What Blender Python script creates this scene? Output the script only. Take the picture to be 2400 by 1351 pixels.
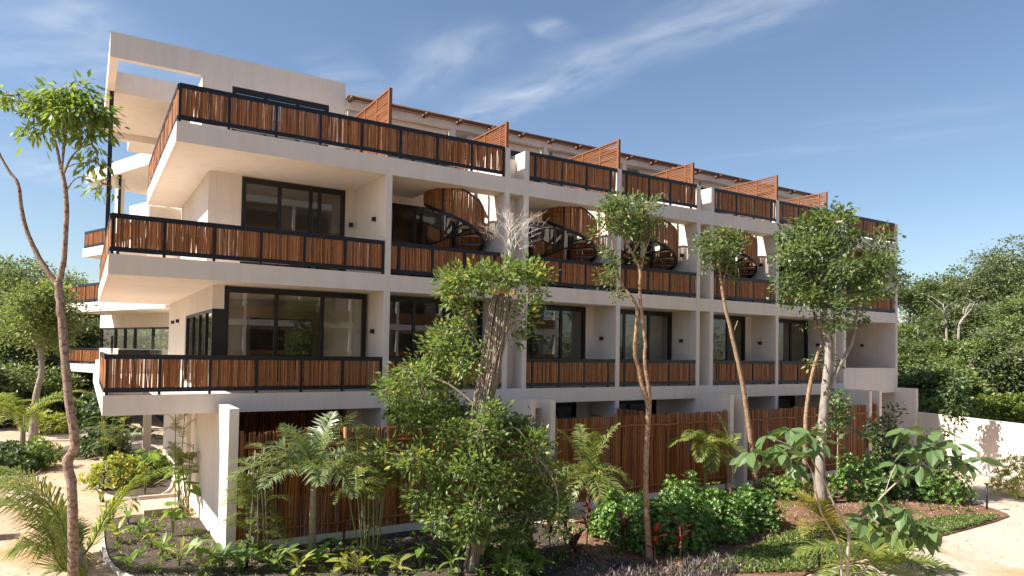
import bpy, math, random
import numpy as np
from mathutils import Matrix, Vector

for o in list(bpy.data.objects):
    bpy.data.objects.remove(o)
scene = bpy.context.scene
COL = scene.collection

# ------------------------------------------------------------------ camera
FPX, PY = 1626.9, 777.5                       # focal length and principal row in photo pixels (2400 x 1351)
YAW, PITCH, ROLL = math.radians(31.665), math.radians(1.627), math.radians(0.946)
CAM = np.array([0.0, -18.051, 1.144])         # z = 0 is the first-storey floor; the garden lies at z = -3.5
GZ = -3.5
_f = np.array([math.sin(YAW) * math.cos(PITCH), math.cos(YAW) * math.cos(PITCH), math.sin(PITCH)])
_r = np.array([math.cos(YAW), -math.sin(YAW), 0.0])
_u = np.cross(_r, _f)
_r, _u = math.cos(ROLL) * _r + math.sin(ROLL) * _u, -math.sin(ROLL) * _r + math.cos(ROLL) * _u
cam = bpy.data.cameras.new('camera')
cam.sensor_width = 36.0
cam.lens = FPX / 2400 * 36.0
cam.shift_y = (PY - 675.5) / 2400
cam.clip_start, cam.clip_end = 0.1, 2000
camo = bpy.data.objects.new('camera', cam)
COL.objects.link(camo)
M = Matrix(((_r[0], _u[0], -_f[0], CAM[0]), (_r[1], _u[1], -_f[1], CAM[1]), (_r[2], _u[2], -_f[2], CAM[2]), (0, 0, 0, 1)))
camo.matrix_world = M
scene.camera = camo


def ray(px, py):
    return _f + _r * (px - 1200) / FPX - _u * (py - PY) / FPX


def at(px, py, d):                            # point at forward depth d behind a pixel
    return CAM + ray(px, py) * d


def on(px, py, z=GZ):                         # point of the ground (or another level) behind a pixel
    d = ray(px, py)
    return CAM + d * ((z - CAM[2]) / d[2])


def depth(p):
    return float(np.dot(np.array(p) - CAM, _f))


# ------------------------------------------------------------------ sky, sun, exposure
SUN = np.array([-0.69, 0.166, 0.70]); SUN /= np.linalg.norm(SUN)     # towards the sun
elev = math.asin(SUN[2]); azim = math.atan2(SUN[0], SUN[1])
world = bpy.data.worlds.new('World'); scene.world = world
world.use_nodes = True
nt = world.node_tree; nt.nodes.clear()
N = nt.nodes.new; L = nt.links.new
out = N('ShaderNodeOutputWorld'); bg = N('ShaderNodeBackground')
sky = N('ShaderNodeTexSky'); sky.sky_type = 'NISHITA'; sky.sun_disc = False
sky.sun_elevation = elev; sky.sun_rotation = azim
sky.air_density = 1.0; sky.dust_density = 0.7; sky.ozone_density = 2.2; sky.altitude = 0
SKY_STRENGTH = 0.077
bg.inputs['Strength'].default_value = SKY_STRENGTH
L(bg.outputs[0], out.inputs[0])


def wmath(op, a, b=None, c=None):
    n = N('ShaderNodeMath'); n.operation = op
    for i, v in enumerate((a, b, c)):
        if v is None: continue
        if isinstance(v, (int, float)): n.inputs[i].default_value = v
        else: L(v, n.inputs[i])
    return n.outputs[0]


# thin cirrus: the direction is projected on a high flat layer and broken up with stretched, warped noise
tc = N('ShaderNodeTexCoord'); sep = N('ShaderNodeSeparateXYZ'); L(tc.outputs['Generated'], sep.inputs[0])
zc = wmath('MAXIMUM', sep.outputs[2], 0.03)
cu = wmath('DIVIDE', sep.outputs[0], zc); cv = wmath('DIVIDE', sep.outputs[1], zc)
comb = N('ShaderNodeCombineXYZ'); L(cu, comb.inputs[0]); L(cv, comb.inputs[1])


def layer_uv(px, py):
    d = ray(px, py); return d[0] / d[2], d[1] / d[2]


warp = N('ShaderNodeTexNoise'); warp.inputs['Scale'].default_value = 1.6; warp.inputs['Detail'].default_value = 5
L(comb.outputs[0], warp.inputs['Vector'])
wsub = N('ShaderNodeVectorMath'); wsub.operation = 'SUBTRACT'; L(warp.outputs['Color'], wsub.inputs[0]); wsub.inputs[1].default_value = (.5, .5, .5)
wsc = N('ShaderNodeVectorMath'); wsc.operation = 'SCALE'; L(wsub.outputs[0], wsc.inputs[0]); wsc.inputs['Scale'].default_value = 0.22
wadd = N('ShaderNodeVectorMath'); wadd.operation = 'ADD'; L(comb.outputs[0], wadd.inputs[0]); L(wsc.outputs[0], wadd.inputs[1])
wsep = N('ShaderNodeSeparateXYZ'); L(wadd.outputs[0], wsep.inputs[0])


def streak(pa, pb, width, amount, fade=0.35):
    """a wisp along the line between two sky points, fading at its ends"""
    (ax, ay), (bx, by) = layer_uv(*pa), layer_uv(*pb)
    ln = math.hypot(bx - ax, by - ay); tx, ty = (bx - ax) / ln, (by - ay) / ln
    s = wmath('ADD', wmath('MULTIPLY', wmath('SUBTRACT', wsep.outputs[0], ax), tx), wmath('MULTIPLY', wmath('SUBTRACT', wsep.outputs[1], ay), ty))
    t = wmath('ADD', wmath('MULTIPLY', wmath('SUBTRACT', wsep.outputs[0], ax), -ty), wmath('MULTIPLY', wmath('SUBTRACT', wsep.outputs[1], ay), tx))
    t2 = wmath('DIVIDE', t, width)
    g = wmath('POWER', 2.718, wmath('MULTIPLY', wmath('MULTIPLY', t2, t2), -1.0))
    sn = wmath('DIVIDE', wmath('SUBTRACT', s, ln / 2), ln / 2)
    e = wmath('POWER', 2.718, wmath('MULTIPLY', wmath('POWER', wmath('ABSOLUTE', sn), 4.0), -1.0))
    cb = N('ShaderNodeCombineXYZ'); L(wmath('MULTIPLY', s, 2.2), cb.inputs[0]); L(wmath('MULTIPLY', t, 6.0), cb.inputs[1])
    nz = N('ShaderNodeTexNoise'); nz.inputs['Scale'].default_value = 1.3; nz.inputs['Detail'].default_value = 5; nz.inputs['Roughness'].default_value = .5
    L(cb.outputs[0], nz.inputs['Vector'])
    k = wmath('MULTIPLY', wmath('MULTIPLY', g, e), wmath('MULTIPLY', wmath('MAXIMUM', wmath('SUBTRACT', nz.outputs[0], 0.30), 0.0), amount * 1.75))
    return k


cl = None
for a in [((1040, 300), (1520, 90), .13, .62), ((1500, 95), (1950, -40), .16, .55), ((960, 240), (1080, 90), .10, .42), ((1090, 150), (1180, 60), .07, .38), ((1270, 85), (1330, 55), .05, .55),
          ((760, 200), (900, 190), .25, .3), ((120, 60), (260, 0), .10, .5), ((0, 160), (420, 120), .45, .38), ((30, 420), (200, 380), .4, .35), ((1640, 380), (2400, 300), .12, .14), ((1900, 300), (2400, 250), .14, .12)]:
    k = streak(*a)
    cl = k if cl is None else wmath('ADD', cl, k)
cl = wmath('MINIMUM', cl, 0.75)
mix = N('ShaderNodeMix'); mix.data_type = 'RGBA'
L(cl, mix.inputs['Factor']); L(sky.outputs[0], mix.inputs['A']); mix.inputs['B'].default_value = (6.0, 6.4, 7.0, 1)
L(mix.outputs['Result'], bg.inputs['Color'])

sun = bpy.data.lights.new('sun', 'SUN'); sun.energy = 5.0; sun.angle = math.radians(0.55); sun.color = (1.0, 0.93, 0.83)
suno = bpy.data.objects.new('sun', sun); COL.objects.link(suno)
suno.rotation_euler = Vector((-SUN[0], -SUN[1], -SUN[2])).to_track_quat('-Z', 'Y').to_euler()
suno.location = (-30, 10, 40)
scene.view_settings.view_transform = 'Standard'; scene.view_settings.look = 'None'
scene.view_settings.exposure = 1.02; scene.view_settings.gamma = 1.0
scene.view_settings.use_curve_mapping = False
scene.render.engine = 'CYCLES'
scene.cycles.transparent_max_bounces = 10
scene.cycles.max_bounces = 6; scene.cycles.diffuse_bounces = 3; scene.cycles.glossy_bounces = 2; scene.cycles.transmission_bounces = 4
scene.cycles.caustics_reflective = False; scene.cycles.caustics_refractive = False

rng = np.random.default_rng(7)
random.seed(7)

# ------------------------------------------------------------------ materials
MATS = {}


def new_mat(name):
    m = bpy.data.materials.new(name); m.use_nodes = True
    t = m.node_tree; b = t.nodes['Principled BSDF']
    MATS[name] = m
    return m, t, b


def node(t, kind, **kw):
    n = t.nodes.new(kind)
    for k, v in kw.items():
        if hasattr(n, k): setattr(n, k, v)
        else: n.inputs[k].default_value = v
    return n


def ramp(t, fac, stops):
    n = t.nodes.new('ShaderNodeValToRGB'); e = n.color_ramp.elements
    while len(e) < len(stops): e.new(0.5)
    for i, (p, c) in enumerate(stops):
        e[i].position = p; e[i].color = (*c, 1)
    t.links.new(fac, n.inputs[0])
    return n.outputs[0]


def mixc(t, fac, a, b, mode='MIX'):
    n = t.nodes.new('ShaderNodeMix'); n.data_type = 'RGBA'; n.blend_type = mode
    for s, v in (('Factor', fac), ('A', a), ('B', b)):
        if isinstance(v, (int, float)): n.inputs[s].default_value = v
        elif isinstance(v, tuple): n.inputs[s].default_value = (*v, 1)
        else: t.links.new(v, n.inputs[s])
    return n.outputs['Result']


def noise(t, scale, detail=4, rough=.55, vec=None, stretch=None, dist=0):
    n = node(t, 'ShaderNodeTexNoise', Scale=scale, Detail=detail, Roughness=rough, Distortion=dist)
    g = t.nodes.new('ShaderNodeNewGeometry')
    src = g.outputs['Position']
    if stretch:
        mp = t.nodes.new('ShaderNodeMapping'); mp.inputs['Scale'].default_value = stretch
        t.links.new(src, mp.inputs[0]); src = mp.outputs[0]
    t.links.new(src, n.inputs['Vector'])
    return n.outputs[0]


def bump(t, b, h, strength=.3, dist=.02):
    n = t.nodes.new('ShaderNodeBump'); n.inputs['Strength'].default_value = strength; n.inputs['Distance'].default_value = dist
    t.links.new(h, n.inputs['Height']); t.links.new(n.outputs[0], b.inputs['Normal'])


def plaster(name, base, dirt=.14):
    m, t, b = new_mat(name)
    c = ramp(t, noise(t, .55, 5), [(.3, tuple(x * .93 for x in base)), (.7, base)])
    st = ramp(t, noise(t, 1.0, 6, .65, stretch=(3.2, 3.2, .24)), [(.45, (1, 1, 1)), (.78, (1 - dirt, 1 - dirt * 1.1, 1 - dirt * 1.25))])
    c = mixc(t, 1.0, c, st, 'MULTIPLY')
    bl = ramp(t, noise(t, 3.3, 7, .7), [(.56, (1, 1, 1)), (.72, (.93, .91, .89))])
    c = mixc(t, 1.0, c, bl, 'MULTIPLY')
    t.links.new(c, b.inputs['Base Color']); b.inputs['Roughness'].default_value = .85
    b.inputs['Specular IOR Level'].default_value = .25
    bump(t, b, noise(t, 22, 6, .6), .16, .012)
    return m


plaster('plaster', (.815, .72, .635), .10)
plaster('garden_plaster', (.87, .765, .665), .08)
plaster('room_plaster', (.80, .74, .66), .03)


def simple(name, col, rough=.5, metal=0, spec=.5, var=.0, scale=6):
    m, t, b = new_mat(name)
    if var:
        c = ramp(t, noise(t, scale, 4), [(.3, tuple(x * (1 - var) for x in col)), (.7, tuple(min(1, x * (1 + var)) for x in col))])
        t.links.new(c, b.inputs['Base Color'])
    else:
        b.inputs['Base Color'].default_value = (*col, 1)
    b.inputs['Roughness'].default_value = rough; b.inputs['Metallic'].default_value = metal
    b.inputs['Specular IOR Level'].default_value = spec
    return m


simple('steel', (.007, .0085, .014), .42, 0, .45, .25, 9)
simple('frame_black', (.008, .008, .009), .38, 0, .5)
simple('lamp_black', (.012, .012, .012), .5)
simple('dark_floor', (.12, .10, .085), .35, 0, .5, .2)
simple('curtain', (.62, .62, .60), .9, 0, .2, .12, 3)
simple('kitchen', (.05, .035, .03), .4, 0, .5, .3)
simple('pipe', (.30, .24, .19), .6, 0, .4, .2)
simple('lamp_glass', (.7, .7, .68), .3)
simple('rope', (.52, .36, .08), .8, 0, .2, .3, 60)
simple('red_flower', (.62, .07, .015), .6)


def glass(name, tint, refl, rough=0.0):
    m, t, b = new_mat(name)
    t.nodes.remove(b)
    o = t.nodes['Material Output']
    tr = node(t, 'ShaderNodeBsdfTransparent'); tr.inputs[0].default_value = (*tint, 1)
    gl = node(t, 'ShaderNodeBsdfGlossy'); gl.inputs['Color'].default_value = (.9, .93, 1, 1); gl.inputs['Roughness'].default_value = rough
    g = node(t, 'ShaderNodeNewGeometry'); dt = node(t, 'ShaderNodeVectorMath', operation='DOT_PRODUCT')
    t.links.new(g.outputs['Incoming'], dt.inputs[0]); t.links.new(g.outputs['Normal'], dt.inputs[1])
    ab = node(t, 'ShaderNodeMath', operation='ABSOLUTE'); t.links.new(dt.outputs['Value'], ab.inputs[0])
    om = node(t, 'ShaderNodeMath', operation='SUBTRACT'); om.inputs[0].default_value = 1.0; t.links.new(ab.outputs[0], om.inputs[1])
    pw = node(t, 'ShaderNodeMath', operation='POWER'); t.links.new(om.outputs[0], pw.inputs[0]); pw.inputs[1].default_value = 5.0
    ad = node(t, 'ShaderNodeMath', operation='MULTIPLY_ADD'); t.links.new(pw.outputs[0], ad.inputs[0]); ad.inputs[1].default_value = .9; ad.inputs[2].default_value = refl
    mx = node(t, 'ShaderNodeMixShader')
    t.links.new(ad.outputs[0], mx.inputs[0]); t.links.new(tr.outputs[0], mx.inputs[1]); t.links.new(gl.outputs[0], mx.inputs[2])
    t.links.new(mx.outputs[0], o.inputs[0])


glass('window_glass', (.84, .84, .80), .055)
glass('clear_glass', (.92, .96, .94), .03)


def stick_mat(name, stops, rough=.55):
    m, t, b = new_mat(name)
    g = t.nodes.new('ShaderNodeNewGeometry')
    c = ramp(t, g.outputs['Random Per Island'], stops)
    gr = ramp(t, noise(t, 9, 5, .7, stretch=(6, 6, .8)), [(.3, (.62, .58, .55)), (.7, (1.12, 1.1, 1.08))])
    c = mixc(t, 1.0, c, gr, 'MULTIPLY')
    t.links.new(c, b.inputs['Base Color']); b.inputs['Roughness'].default_value = rough
    b.inputs['Specular IOR Level'].default_value = .35
    bump(t, b, noise(t, 60, 3, .6, stretch=(1, 1, .15)), .25, .004)


stick_mat('sticks', [(0, (.20, .078, .026)), (.3, (.35, .134, .047)), (.6, (.46, .188, .067)), (.85, (.56, .265, .11)), (1, (.26, .11, .040))])
stick_mat('fence_sticks', [(0, (.17, .065, .020)), (.3, (.31, .112, .034)), (.6, (.42, .160, .050)), (.85, (.53, .23, .080)), (1, (.22, .09, .03))])
stick_mat('slats', [(0, (.22, .085, .034)), (.5, (.31, .125, .052)), (1, (.40, .18, .08))])
stick_mat('screen_frame', [(0, (.24, .095, .042)), (1, (.29, .12, .052))])
stick_mat('log', [(0, (.11, .050, .022)), (.5, (.17, .075, .032)), (1, (.08, .040, .022))])


LEAF = 1.72
SAT = {'leaf_vine': .82, 'leaf_tree': .78, 'leaf_dark': .80, 'leaf_wood': .74, 'leaf_wood_light': .74, 'leaf_wood_grey': .72, 'leaf_palm': .85, 'leaf_hedge': .85, 'leaf_red': 1, 'leaf_litter': 1, 'leaf_flower_shrub': .85}


def leaf_mat(name, stops, trans=.35, rough=.42, spec=.45, glow=1.5):
    sat = SAT.get(name, .88)
    m, t, b = new_mat(name)
    o = t.nodes['Material Output']
    g = t.nodes.new('ShaderNodeNewGeometry')
    c = ramp(t, g.outputs['Random Per Island'], [(p_, tuple(min(.6, ((x_ - sum(c_) / 3) * sat + sum(c_) / 3) * LEAF) for x_ in c_)) for p_, c_ in stops])
    v = ramp(t, noise(t, .9, 3), [(.3, (.80, .84, .8)), (.7, (1.16, 1.12, 1.0))])
    c = mixc(t, 1.0, c, v, 'MULTIPLY')
    t.links.new(c, b.inputs['Base Color']); b.inputs['Roughness'].default_value = rough; b.inputs['Specular IOR Level'].default_value = spec
    tl = t.nodes.new('ShaderNodeBsdfTranslucent')
    c2 = mixc(t, 1.0, c, (glow * 1.05, glow * 1.0, glow * .45), 'MULTIPLY')
    t.links.new(c2, tl.inputs[0])
    mx = t.nodes.new('ShaderNodeMixShader'); mx.inputs[0].default_value = trans
    t.links.new(b.outputs[0], mx.inputs[1]); t.links.new(tl.outputs[0], mx.inputs[2]); t.links.new(mx.outputs[0], o.inputs[0])


G = lambda *a: [(p, c) for p, c in a]
leaf_mat('leaf_vine', G((0, (.055, .095, .024)), (.4, (.090, .145, .036)), (.75, (.125, .185, .048)), (.95, (.19, .23, .05)), (1, (.34, .28, .04))), .4)
leaf_mat('leaf_gumbo', G((0, (.065, .110, .022)), (.5, (.110, .170, .034)), (.9, (.16, .225, .045)), (1, (.24, .25, .05))), .42)
leaf_mat('leaf_tree', G((0, (.048, .088, .028)), (.5, (.082, .132, .040)), (.9, (.125, .178, .054)), (1, (.18, .21, .06))), .4)
leaf_mat('leaf_dark', G((0, (.022, .050, .018)), (.5, (.045, .085, .028)), (1, (.085, .13, .04))), .25)
leaf_mat('leaf_hedge', G((0, (.036, .085, .014)), (.5, (.065, .140, .022)), (.9, (.105, .19, .03)), (1, (.17, .22, .04))), .3, .33, .55)
leaf_mat('leaf_palm', G((0, (.075, .105, .026)), (.5, (.115, .150, .038)), (.85, (.16, .19, .048)), (1, (.28, .24, .07))), .35, .4)
leaf_mat('leaf_palm_silver', G((0, (.075, .105, .048)), (.5, (.12, .16, .075)), (1, (.18, .22, .11))), .3, .35, .6)
leaf_mat('leaf_palm_yellow', G((0, (.14, .15, .03)), (.5, (.22, .20, .035)), (1, (.34, .25, .05))), .4)
leaf_mat('leaf_coconut', G((0, (.075, .115, .022)), (.5, (.11, .155, .030)), (.9, (.17, .20, .04)), (1, (.3, .25, .06))), .4)
leaf_mat('leaf_big', G((0, (.045, .085, .032)), (.5, (.066, .115, .042)), (1, (.095, .150, .055))), .3, .42, .4)
leaf_mat('leaf_bed', G((0, (.06, .12, .022)), (.5, (.10, .175, .032)), (1, (.17, .23, .05))), .4)
leaf_mat('leaf_yellowish', G((0, (.12, .17, .03)), (.5, (.20, .22, .045)), (1, (.30, .28, .06))), .4)
leaf_mat('leaf_red', G((0, (.030, .010, .012)), (.5, (.060, .014, .015)), (.9, (.10, .022, .018)), (1, (.17, .035, .022))), .3)
leaf_mat('leaf_purple', G((0, (.055, .030, .055)), (.6, (.095, .065, .085)), (1, (.12, .15, .09))), .25)
leaf_mat('leaf_cover', G((0, (.05, .085, .02)), (.5, (.085, .125, .032)), (.9, (.13, .16, .045)), (1, (.3, .26, .08))), .3)
leaf_mat('leaf_wood', G((0, (.040, .070, .024)), (.4, (.085, .125, .044)), (.8, (.125, .165, .058)), (1, (.17, .19, .07))), .34)
leaf_mat('leaf_wood_light', G((0, (.075, .115, .032)), (.5, (.115, .165, .045)), (1, (.175, .215, .065))), .35)
leaf_mat('leaf_wood_grey', G((0, (.065, .090, .044)), (.5, (.105, .130, .062)), (1, (.15, .17, .08))), .3)
leaf_mat('leaf_litter', G((0, (.10, .06, .035)), (.5, (.24, .16, .10)), (1, (.46, .36, .25))), .1, .8, .2, 1)
leaf_mat('leaf_flower_shrub', G((0, (.07, .11, .02)), (.7, (.12, .165, .03)), (.93, (.17, .2, .03)), (1, (.62, .46, .03))), .3)


def bark_mat(name, stops, scale=7, stretch=(1, 1, .35), st=.6):
    m, t, b = new_mat(name)
    c = ramp(t, noise(t, scale, 7, .68, stretch=stretch), stops)
    t.links.new(c, b.inputs['Base Color']); b.inputs['Roughness'].default_value = .85; b.inputs['Specular IOR Level'].default_value = .2
    bump(t, b, noise(t, scale * 4, 5, .65, stretch=stretch), st, .02)


bark_mat('bark_gumbo', [(.32, (.13, .075, .048)), (.45, (.27, .165, .11)), (.56, (.42, .34, .275)), (.68, (.22, .12, .075))], 13, (1, 1, 1.2), .9)
bark_mat('bark_copper', [(.32, (.15, .075, .038)), (.45, (.31, .175, .090)), (.56, (.45, .34, .23)), (.68, (.26, .125, .058))], 15, (1, 1, .9), .9)
bark_mat('bark_grey', [(.3, (.14, .115, .095)), (.5, (.31, .27, .235)), (.7, (.47, .42, .37))], 6, (1, 1, .5))
bark_mat('bark_white', [(.3, (.42, .36, .31)), (.6, (.68, .62, .56))], 8)
bark_mat('bark_pale', [(.3, (.24, .20, .16)), (.6, (.42, .37, .32))], 8)
bark_mat('bark_root', [(.3, (.18, .14, .105)), (.55, (.36, .30, .24)), (.75, (.52, .45, .375))], 10, (1, 1, .25))
bark_mat('bark_brown', [(.3, (.08, .055, .038)), (.6, (.20, .145, .105))], 8)
bark_mat('palm_trunk', [(.3, (.22, .19, .13)), (.55, (.38, .34, .25)), (.7, (.30, .30, .17))], 5, (1, 1, 4))
bark_mat('stem_green', [(.3, (.12, .16, .05)), (.7, (.26, .27, .11))], 9)
bark_mat('stem_tan', [(.3, (.27, .22, .16)), (.7, (.48, .42, .33))], 9)
bark_mat('stem_red', [(.3, (.24, .12, .08)), (.7, (.40, .24, .17))], 9)


def ground_mat(name, stops, scale, b_scale, b_str, stain=None, rough=.9, bd=.03):
    m, t, b = new_mat(name)
    c = ramp(t, noise(t, scale, 8, .62), stops)
    fine = ramp(t, noise(t, scale * 14, 5, .7), [(.3, (.78, .77, .76)), (.7, (1.14, 1.12, 1.1))])
    c = mixc(t, 1.0, c, fine, 'MULTIPLY')
    if stain:
        s = ramp(t, noise(t, stain[1], 6, .62, dist=.6), [(stain[2], (0, 0, 0)), (stain[2] + .16, (1, 1, 1))])
        c = mixc(t, s, c, stain[0])
    t.links.new(c, b.inputs['Base Color']); b.inputs['Roughness'].default_value = rough; b.inputs['Specular IOR Level'].default_value = .2
    bump(t, b, noise(t, b_scale, 8, .7), b_str, bd)


ground_mat('forest_floor', [(.3, (.06, .05, .03)), (.7, (.13, .11, .06))], .4, 9, .5)
ground_mat('soil', [(.3, (.050, .040, .034)), (.55, (.095, .075, .062)), (.75, (.15, .12, .10))], 1.3, 26, .9)
ground_mat('mulch', [(.3, (.13, .065, .042)), (.55, (.22, .120, .078)), (.75, (.33, .22, .155))], 1.5, 30, .8)
ground_mat('sand_path', [(.3, (.50, .40, .32)), (.6, (.57, .475, .395)), (.8, (.62, .54, .46))], .5, 40, .12, ((.50, .28, .15), .33, .53), .88, .008)
ground_mat('ochre_path', [(.3, (.42, .30, .205)), (.6, (.52, .40, .295)), (.8, (.59, .485, .38))], .45, 40, .14, ((.46, .26, .13), .3, .55), .88, .008)
ground_mat('concrete', [(.3, (.50, .47, .43)), (.7, (.62, .59, .54))], 1.2, 30, .15, None, .9, .008)
ground_mat('driveway', [(.3, (.30, .25, .20)), (.7, (.42, .36, .30))], .8, 30, .15, None, .9, .008)


# ------------------------------------------------------------------ mesh helpers
class MB:
    def __init__(self): self.v = []; self.f = []

    def add(self, vs, fs):
        n = len(self.v); self.v += [tuple(map(float, p)) for p in vs]; self.f += [tuple(i + n for i in q) for q in fs]

    def box(self, x0, y0, z0, x1, y1, z1):
        if x0 > x1: x0, x1 = x1, x0
        if y0 > y1: y0, y1 = y1, y0
        if z0 > z1: z0, z1 = z1, z0
        self.add([(x0, y0, z0), (x1, y0, z0), (x1, y1, z0), (x0, y1, z0), (x0, y0, z1), (x1, y0, z1), (x1, y1, z1), (x0, y1, z1)],
                 [(0, 3, 2, 1), (4, 5, 6, 7), (0, 1, 5, 4), (1, 2, 6, 5), (2, 3, 7, 6), (3, 0, 4, 7)])
        return self

    def prism(self, poly, z0, z1):
        a = sum(poly[i][0] * poly[(i + 1) % len(poly)][1] - poly[(i + 1) % len(poly)][0] * poly[i][1] for i in range(len(poly)))
        if a < 0: poly = poly[::-1]
        n = len(poly)
        self.add([(p[0], p[1], z0) for p in poly] + [(p[0], p[1], z1) for p in poly],
                 [tuple(range(n))[::-1], tuple(range(n, 2 * n))] + [(i, (i + 1) % n, n + (i + 1) % n, n + i) for i in range(n)])
        return self

    def beam(self, a, b, w, h):              # a square bar between two points
        a, b = np.array(a, float), np.array(b, float); d = b - a; d /= np.linalg.norm(d)
        s = np.cross(d, (0, 0, 1)) if abs(d[2]) < .95 else np.array((1.0, 0, 0)); s /= np.linalg.norm(s)
        t = np.cross(s, d)
        c = [s * w / 2 * i + t * h / 2 * j for i, j in ((-1, -1), (1, -1), (1, 1), (-1, 1))]
        self.add([a + q for q in c] + [b + q for q in c], [(3, 2, 1, 0), (4, 5, 6, 7), (0, 1, 5, 4), (1, 2, 6, 5), (2, 3, 7, 6), (3, 0, 4, 7)])
        return self

    def tube(self, pts, rad, n=6, caps=True):
        pts = [np.array(p, float) for p in pts]
        if not hasattr(rad, '__len__'): rad = [rad] * len(pts)
        ref = np.array((0.31, .95, .07)); vs = []
        for i, p in enumerate(pts):
            d = pts[min(i + 1, len(pts) - 1)] - pts[max(i - 1, 0)]
            d = d / (np.linalg.norm(d) + 1e-9)
            s = np.cross(d, ref)
            if np.linalg.norm(s) < .15: s = np.cross(d, (1, 0, 0))
            s /= np.linalg.norm(s); t = np.cross(d, s)
            vs += [p + rad[i] * (math.cos(2 * math.pi * k / n) * s + math.sin(2 * math.pi * k / n) * t) for k in range(n)]
        fs = []
        for i in range(len(pts) - 1):
            for k in range(n):
                a, b = i * n + k, i * n + (k + 1) % n
                fs.append((a, a + n, b + n, b))
        if caps:
            fs.append(tuple(range(n))); fs.append(tuple(range((len(pts) - 1) * n, len(pts) * n))[::-1])
        self.add(vs, fs)
        return self

    def mesh(self, name, mat, off=(0, 0, 0), smooth=False):
        me = bpy.data.meshes.new(name)
        me.from_pydata([(x - off[0], y - off[1], z - off[2]) for x, y, z in self.v], [], self.f)
        if smooth: me.polygons.foreach_set('use_smooth', [True] * len(me.polygons))
        me.materials.append(MATS[mat]); me.update()
        return me


def org(o):
    p = np.zeros(3)
    while o is not None:
        p += np.array(o.location); o = o.parent
    return p


def link(name, me, parent=None, loc=None):
    o = bpy.data.objects.new(name, me); COL.objects.link(o)
    if parent is not None: o.parent = parent
    if loc is not None: o.location = loc
    return o


def part(name, mb, mat, parent=None, smooth=False, **props):
    """a mesh given in world coordinates, linked under its parent"""
    o = link(name, mb.mesh(name, mat, org(parent), smooth), parent)
    for k, v in props.items(): o[k] = v
    return o


def thing(name, label, cat, loc=(0, 0, 0), group=None):
    o = bpy.data.objects.new(name, None); COL.objects.link(o); o.location = tuple(map(float, loc)); o.empty_display_size = .2
    o['label'] = label; o['category'] = cat
    if group: o['group'] = group
    return o


def raw_mesh(name, V, F, mat, smooth=False):
    """V (n,3), F (m,k) arrays -> mesh, quickly"""
    me = bpy.data.meshes.new(name)
    V = np.asarray(V, np.float32); F = np.asarray(F, np.int32); k = F.shape[1]
    me.vertices.add(len(V)); me.vertices.foreach_set('co', V.ravel())
    me.loops.add(F.size); me.loops.foreach_set('vertex_index', F.ravel())
    me.polygons.add(len(F)); me.polygons.foreach_set('loop_start', np.arange(0, F.size, k, dtype=np.int32))
    me.polygons.foreach_set('loop_total', np.full(len(F), k, np.int32))
    if smooth: me.polygons.foreach_set('use_smooth', np.ones(len(F), bool))
    me.materials.append(MATS[mat]); me.update(calc_edges=True)
    return me


def unit(a): return a / (np.linalg.norm(a, axis=-1, keepdims=True) + 1e-9)


def leaves(P, D, Nn, ln, wd, fold=.18, droop=.0):
    """rhombic folded leaves: base P, direction D, normal Nn, lengths ln, widths wd -> V, F (triangles, one island each)"""
    n = len(P); D = unit(D); S = unit(np.cross(D, Nn)); Nn = np.cross(S, D)
    ln = np.broadcast_to(np.asarray(ln, float), (n,))[:, None]; wd = np.broadcast_to(np.asarray(wd, float), (n,))[:, None]
    mid = P + D * ln * .48 - Nn * fold * wd
    tip = P + D * ln; tip = tip - np.array((0, 0, 1.0)) * droop * ln
    l = P + D * ln * .42 + S * wd * .5; r = P + D * ln * .42 - S * wd * .5
    V = np.stack([P, l, tip, r, mid], 1).reshape(-1, 3)
    i = np.arange(n)[:, None] * 5
    F = np.concatenate([i + np.array([[0, 4, 1]]), i + np.array([[1, 4, 2]]), i + np.array([[0, 3, 4]]), i + np.array([[3, 2, 4]])], 0)
    return V, F


def leaves2(P, D, Nn, ln, wd, fold=.25):
    """the cheap version: two triangles"""
    n = len(P); D = unit(D); S = unit(np.cross(D, Nn)); Nn = np.cross(S, D)
    ln = np.broadcast_to(np.asarray(ln, float), (n,))[:, None]; wd = np.broadcast_to(np.asarray(wd, float), (n,))[:, None]
    l = P + D * ln * .45 + S * wd * .5 + Nn * fold * wd; r = P + D * ln * .45 - S * wd * .5 + Nn * fold * wd
    V = np.stack([P, l, P + D * ln, r], 1).reshape(-1, 3)
    i = np.arange(n)[:, None] * 4
    F = np.concatenate([i + np.array([[0, 2, 1]]), i + np.array([[0, 3, 2]])], 0)
    return V, F


def rand_dirs(n, up=0.0):
    d = rng.normal(size=(n, 3)); d[:, 2] += up
    return unit(d)

# ------------------------------------------------------------------ ground, paths, beds
def sheet(name, poly, z, mat, kind='structure'):
    m = MB(); m.v = [(p[0], p[1], z) for p in poly]; m.f = [tuple(range(len(poly)))]
    a = sum(poly[i][0] * poly[(i + 1) % len(poly)][1] - poly[(i + 1) % len(poly)][0] * poly[i][1] for i in range(len(poly)))
    if a < 0: m.f = [m.f[0][::-1]]
    return part(name, m, mat, None, kind=kind)


def smooth_poly(pts, closed=True, it=2):
    pts = [np.array(p[:2], float) for p in pts]
    for _ in range(it):
        q = []
        n = len(pts)
        for i in range(n if closed else n - 1):
            a, b = pts[i], pts[(i + 1) % n]
            q += [a * .75 + b * .25, a * .25 + b * .75]
        pts = q
    return pts


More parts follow.
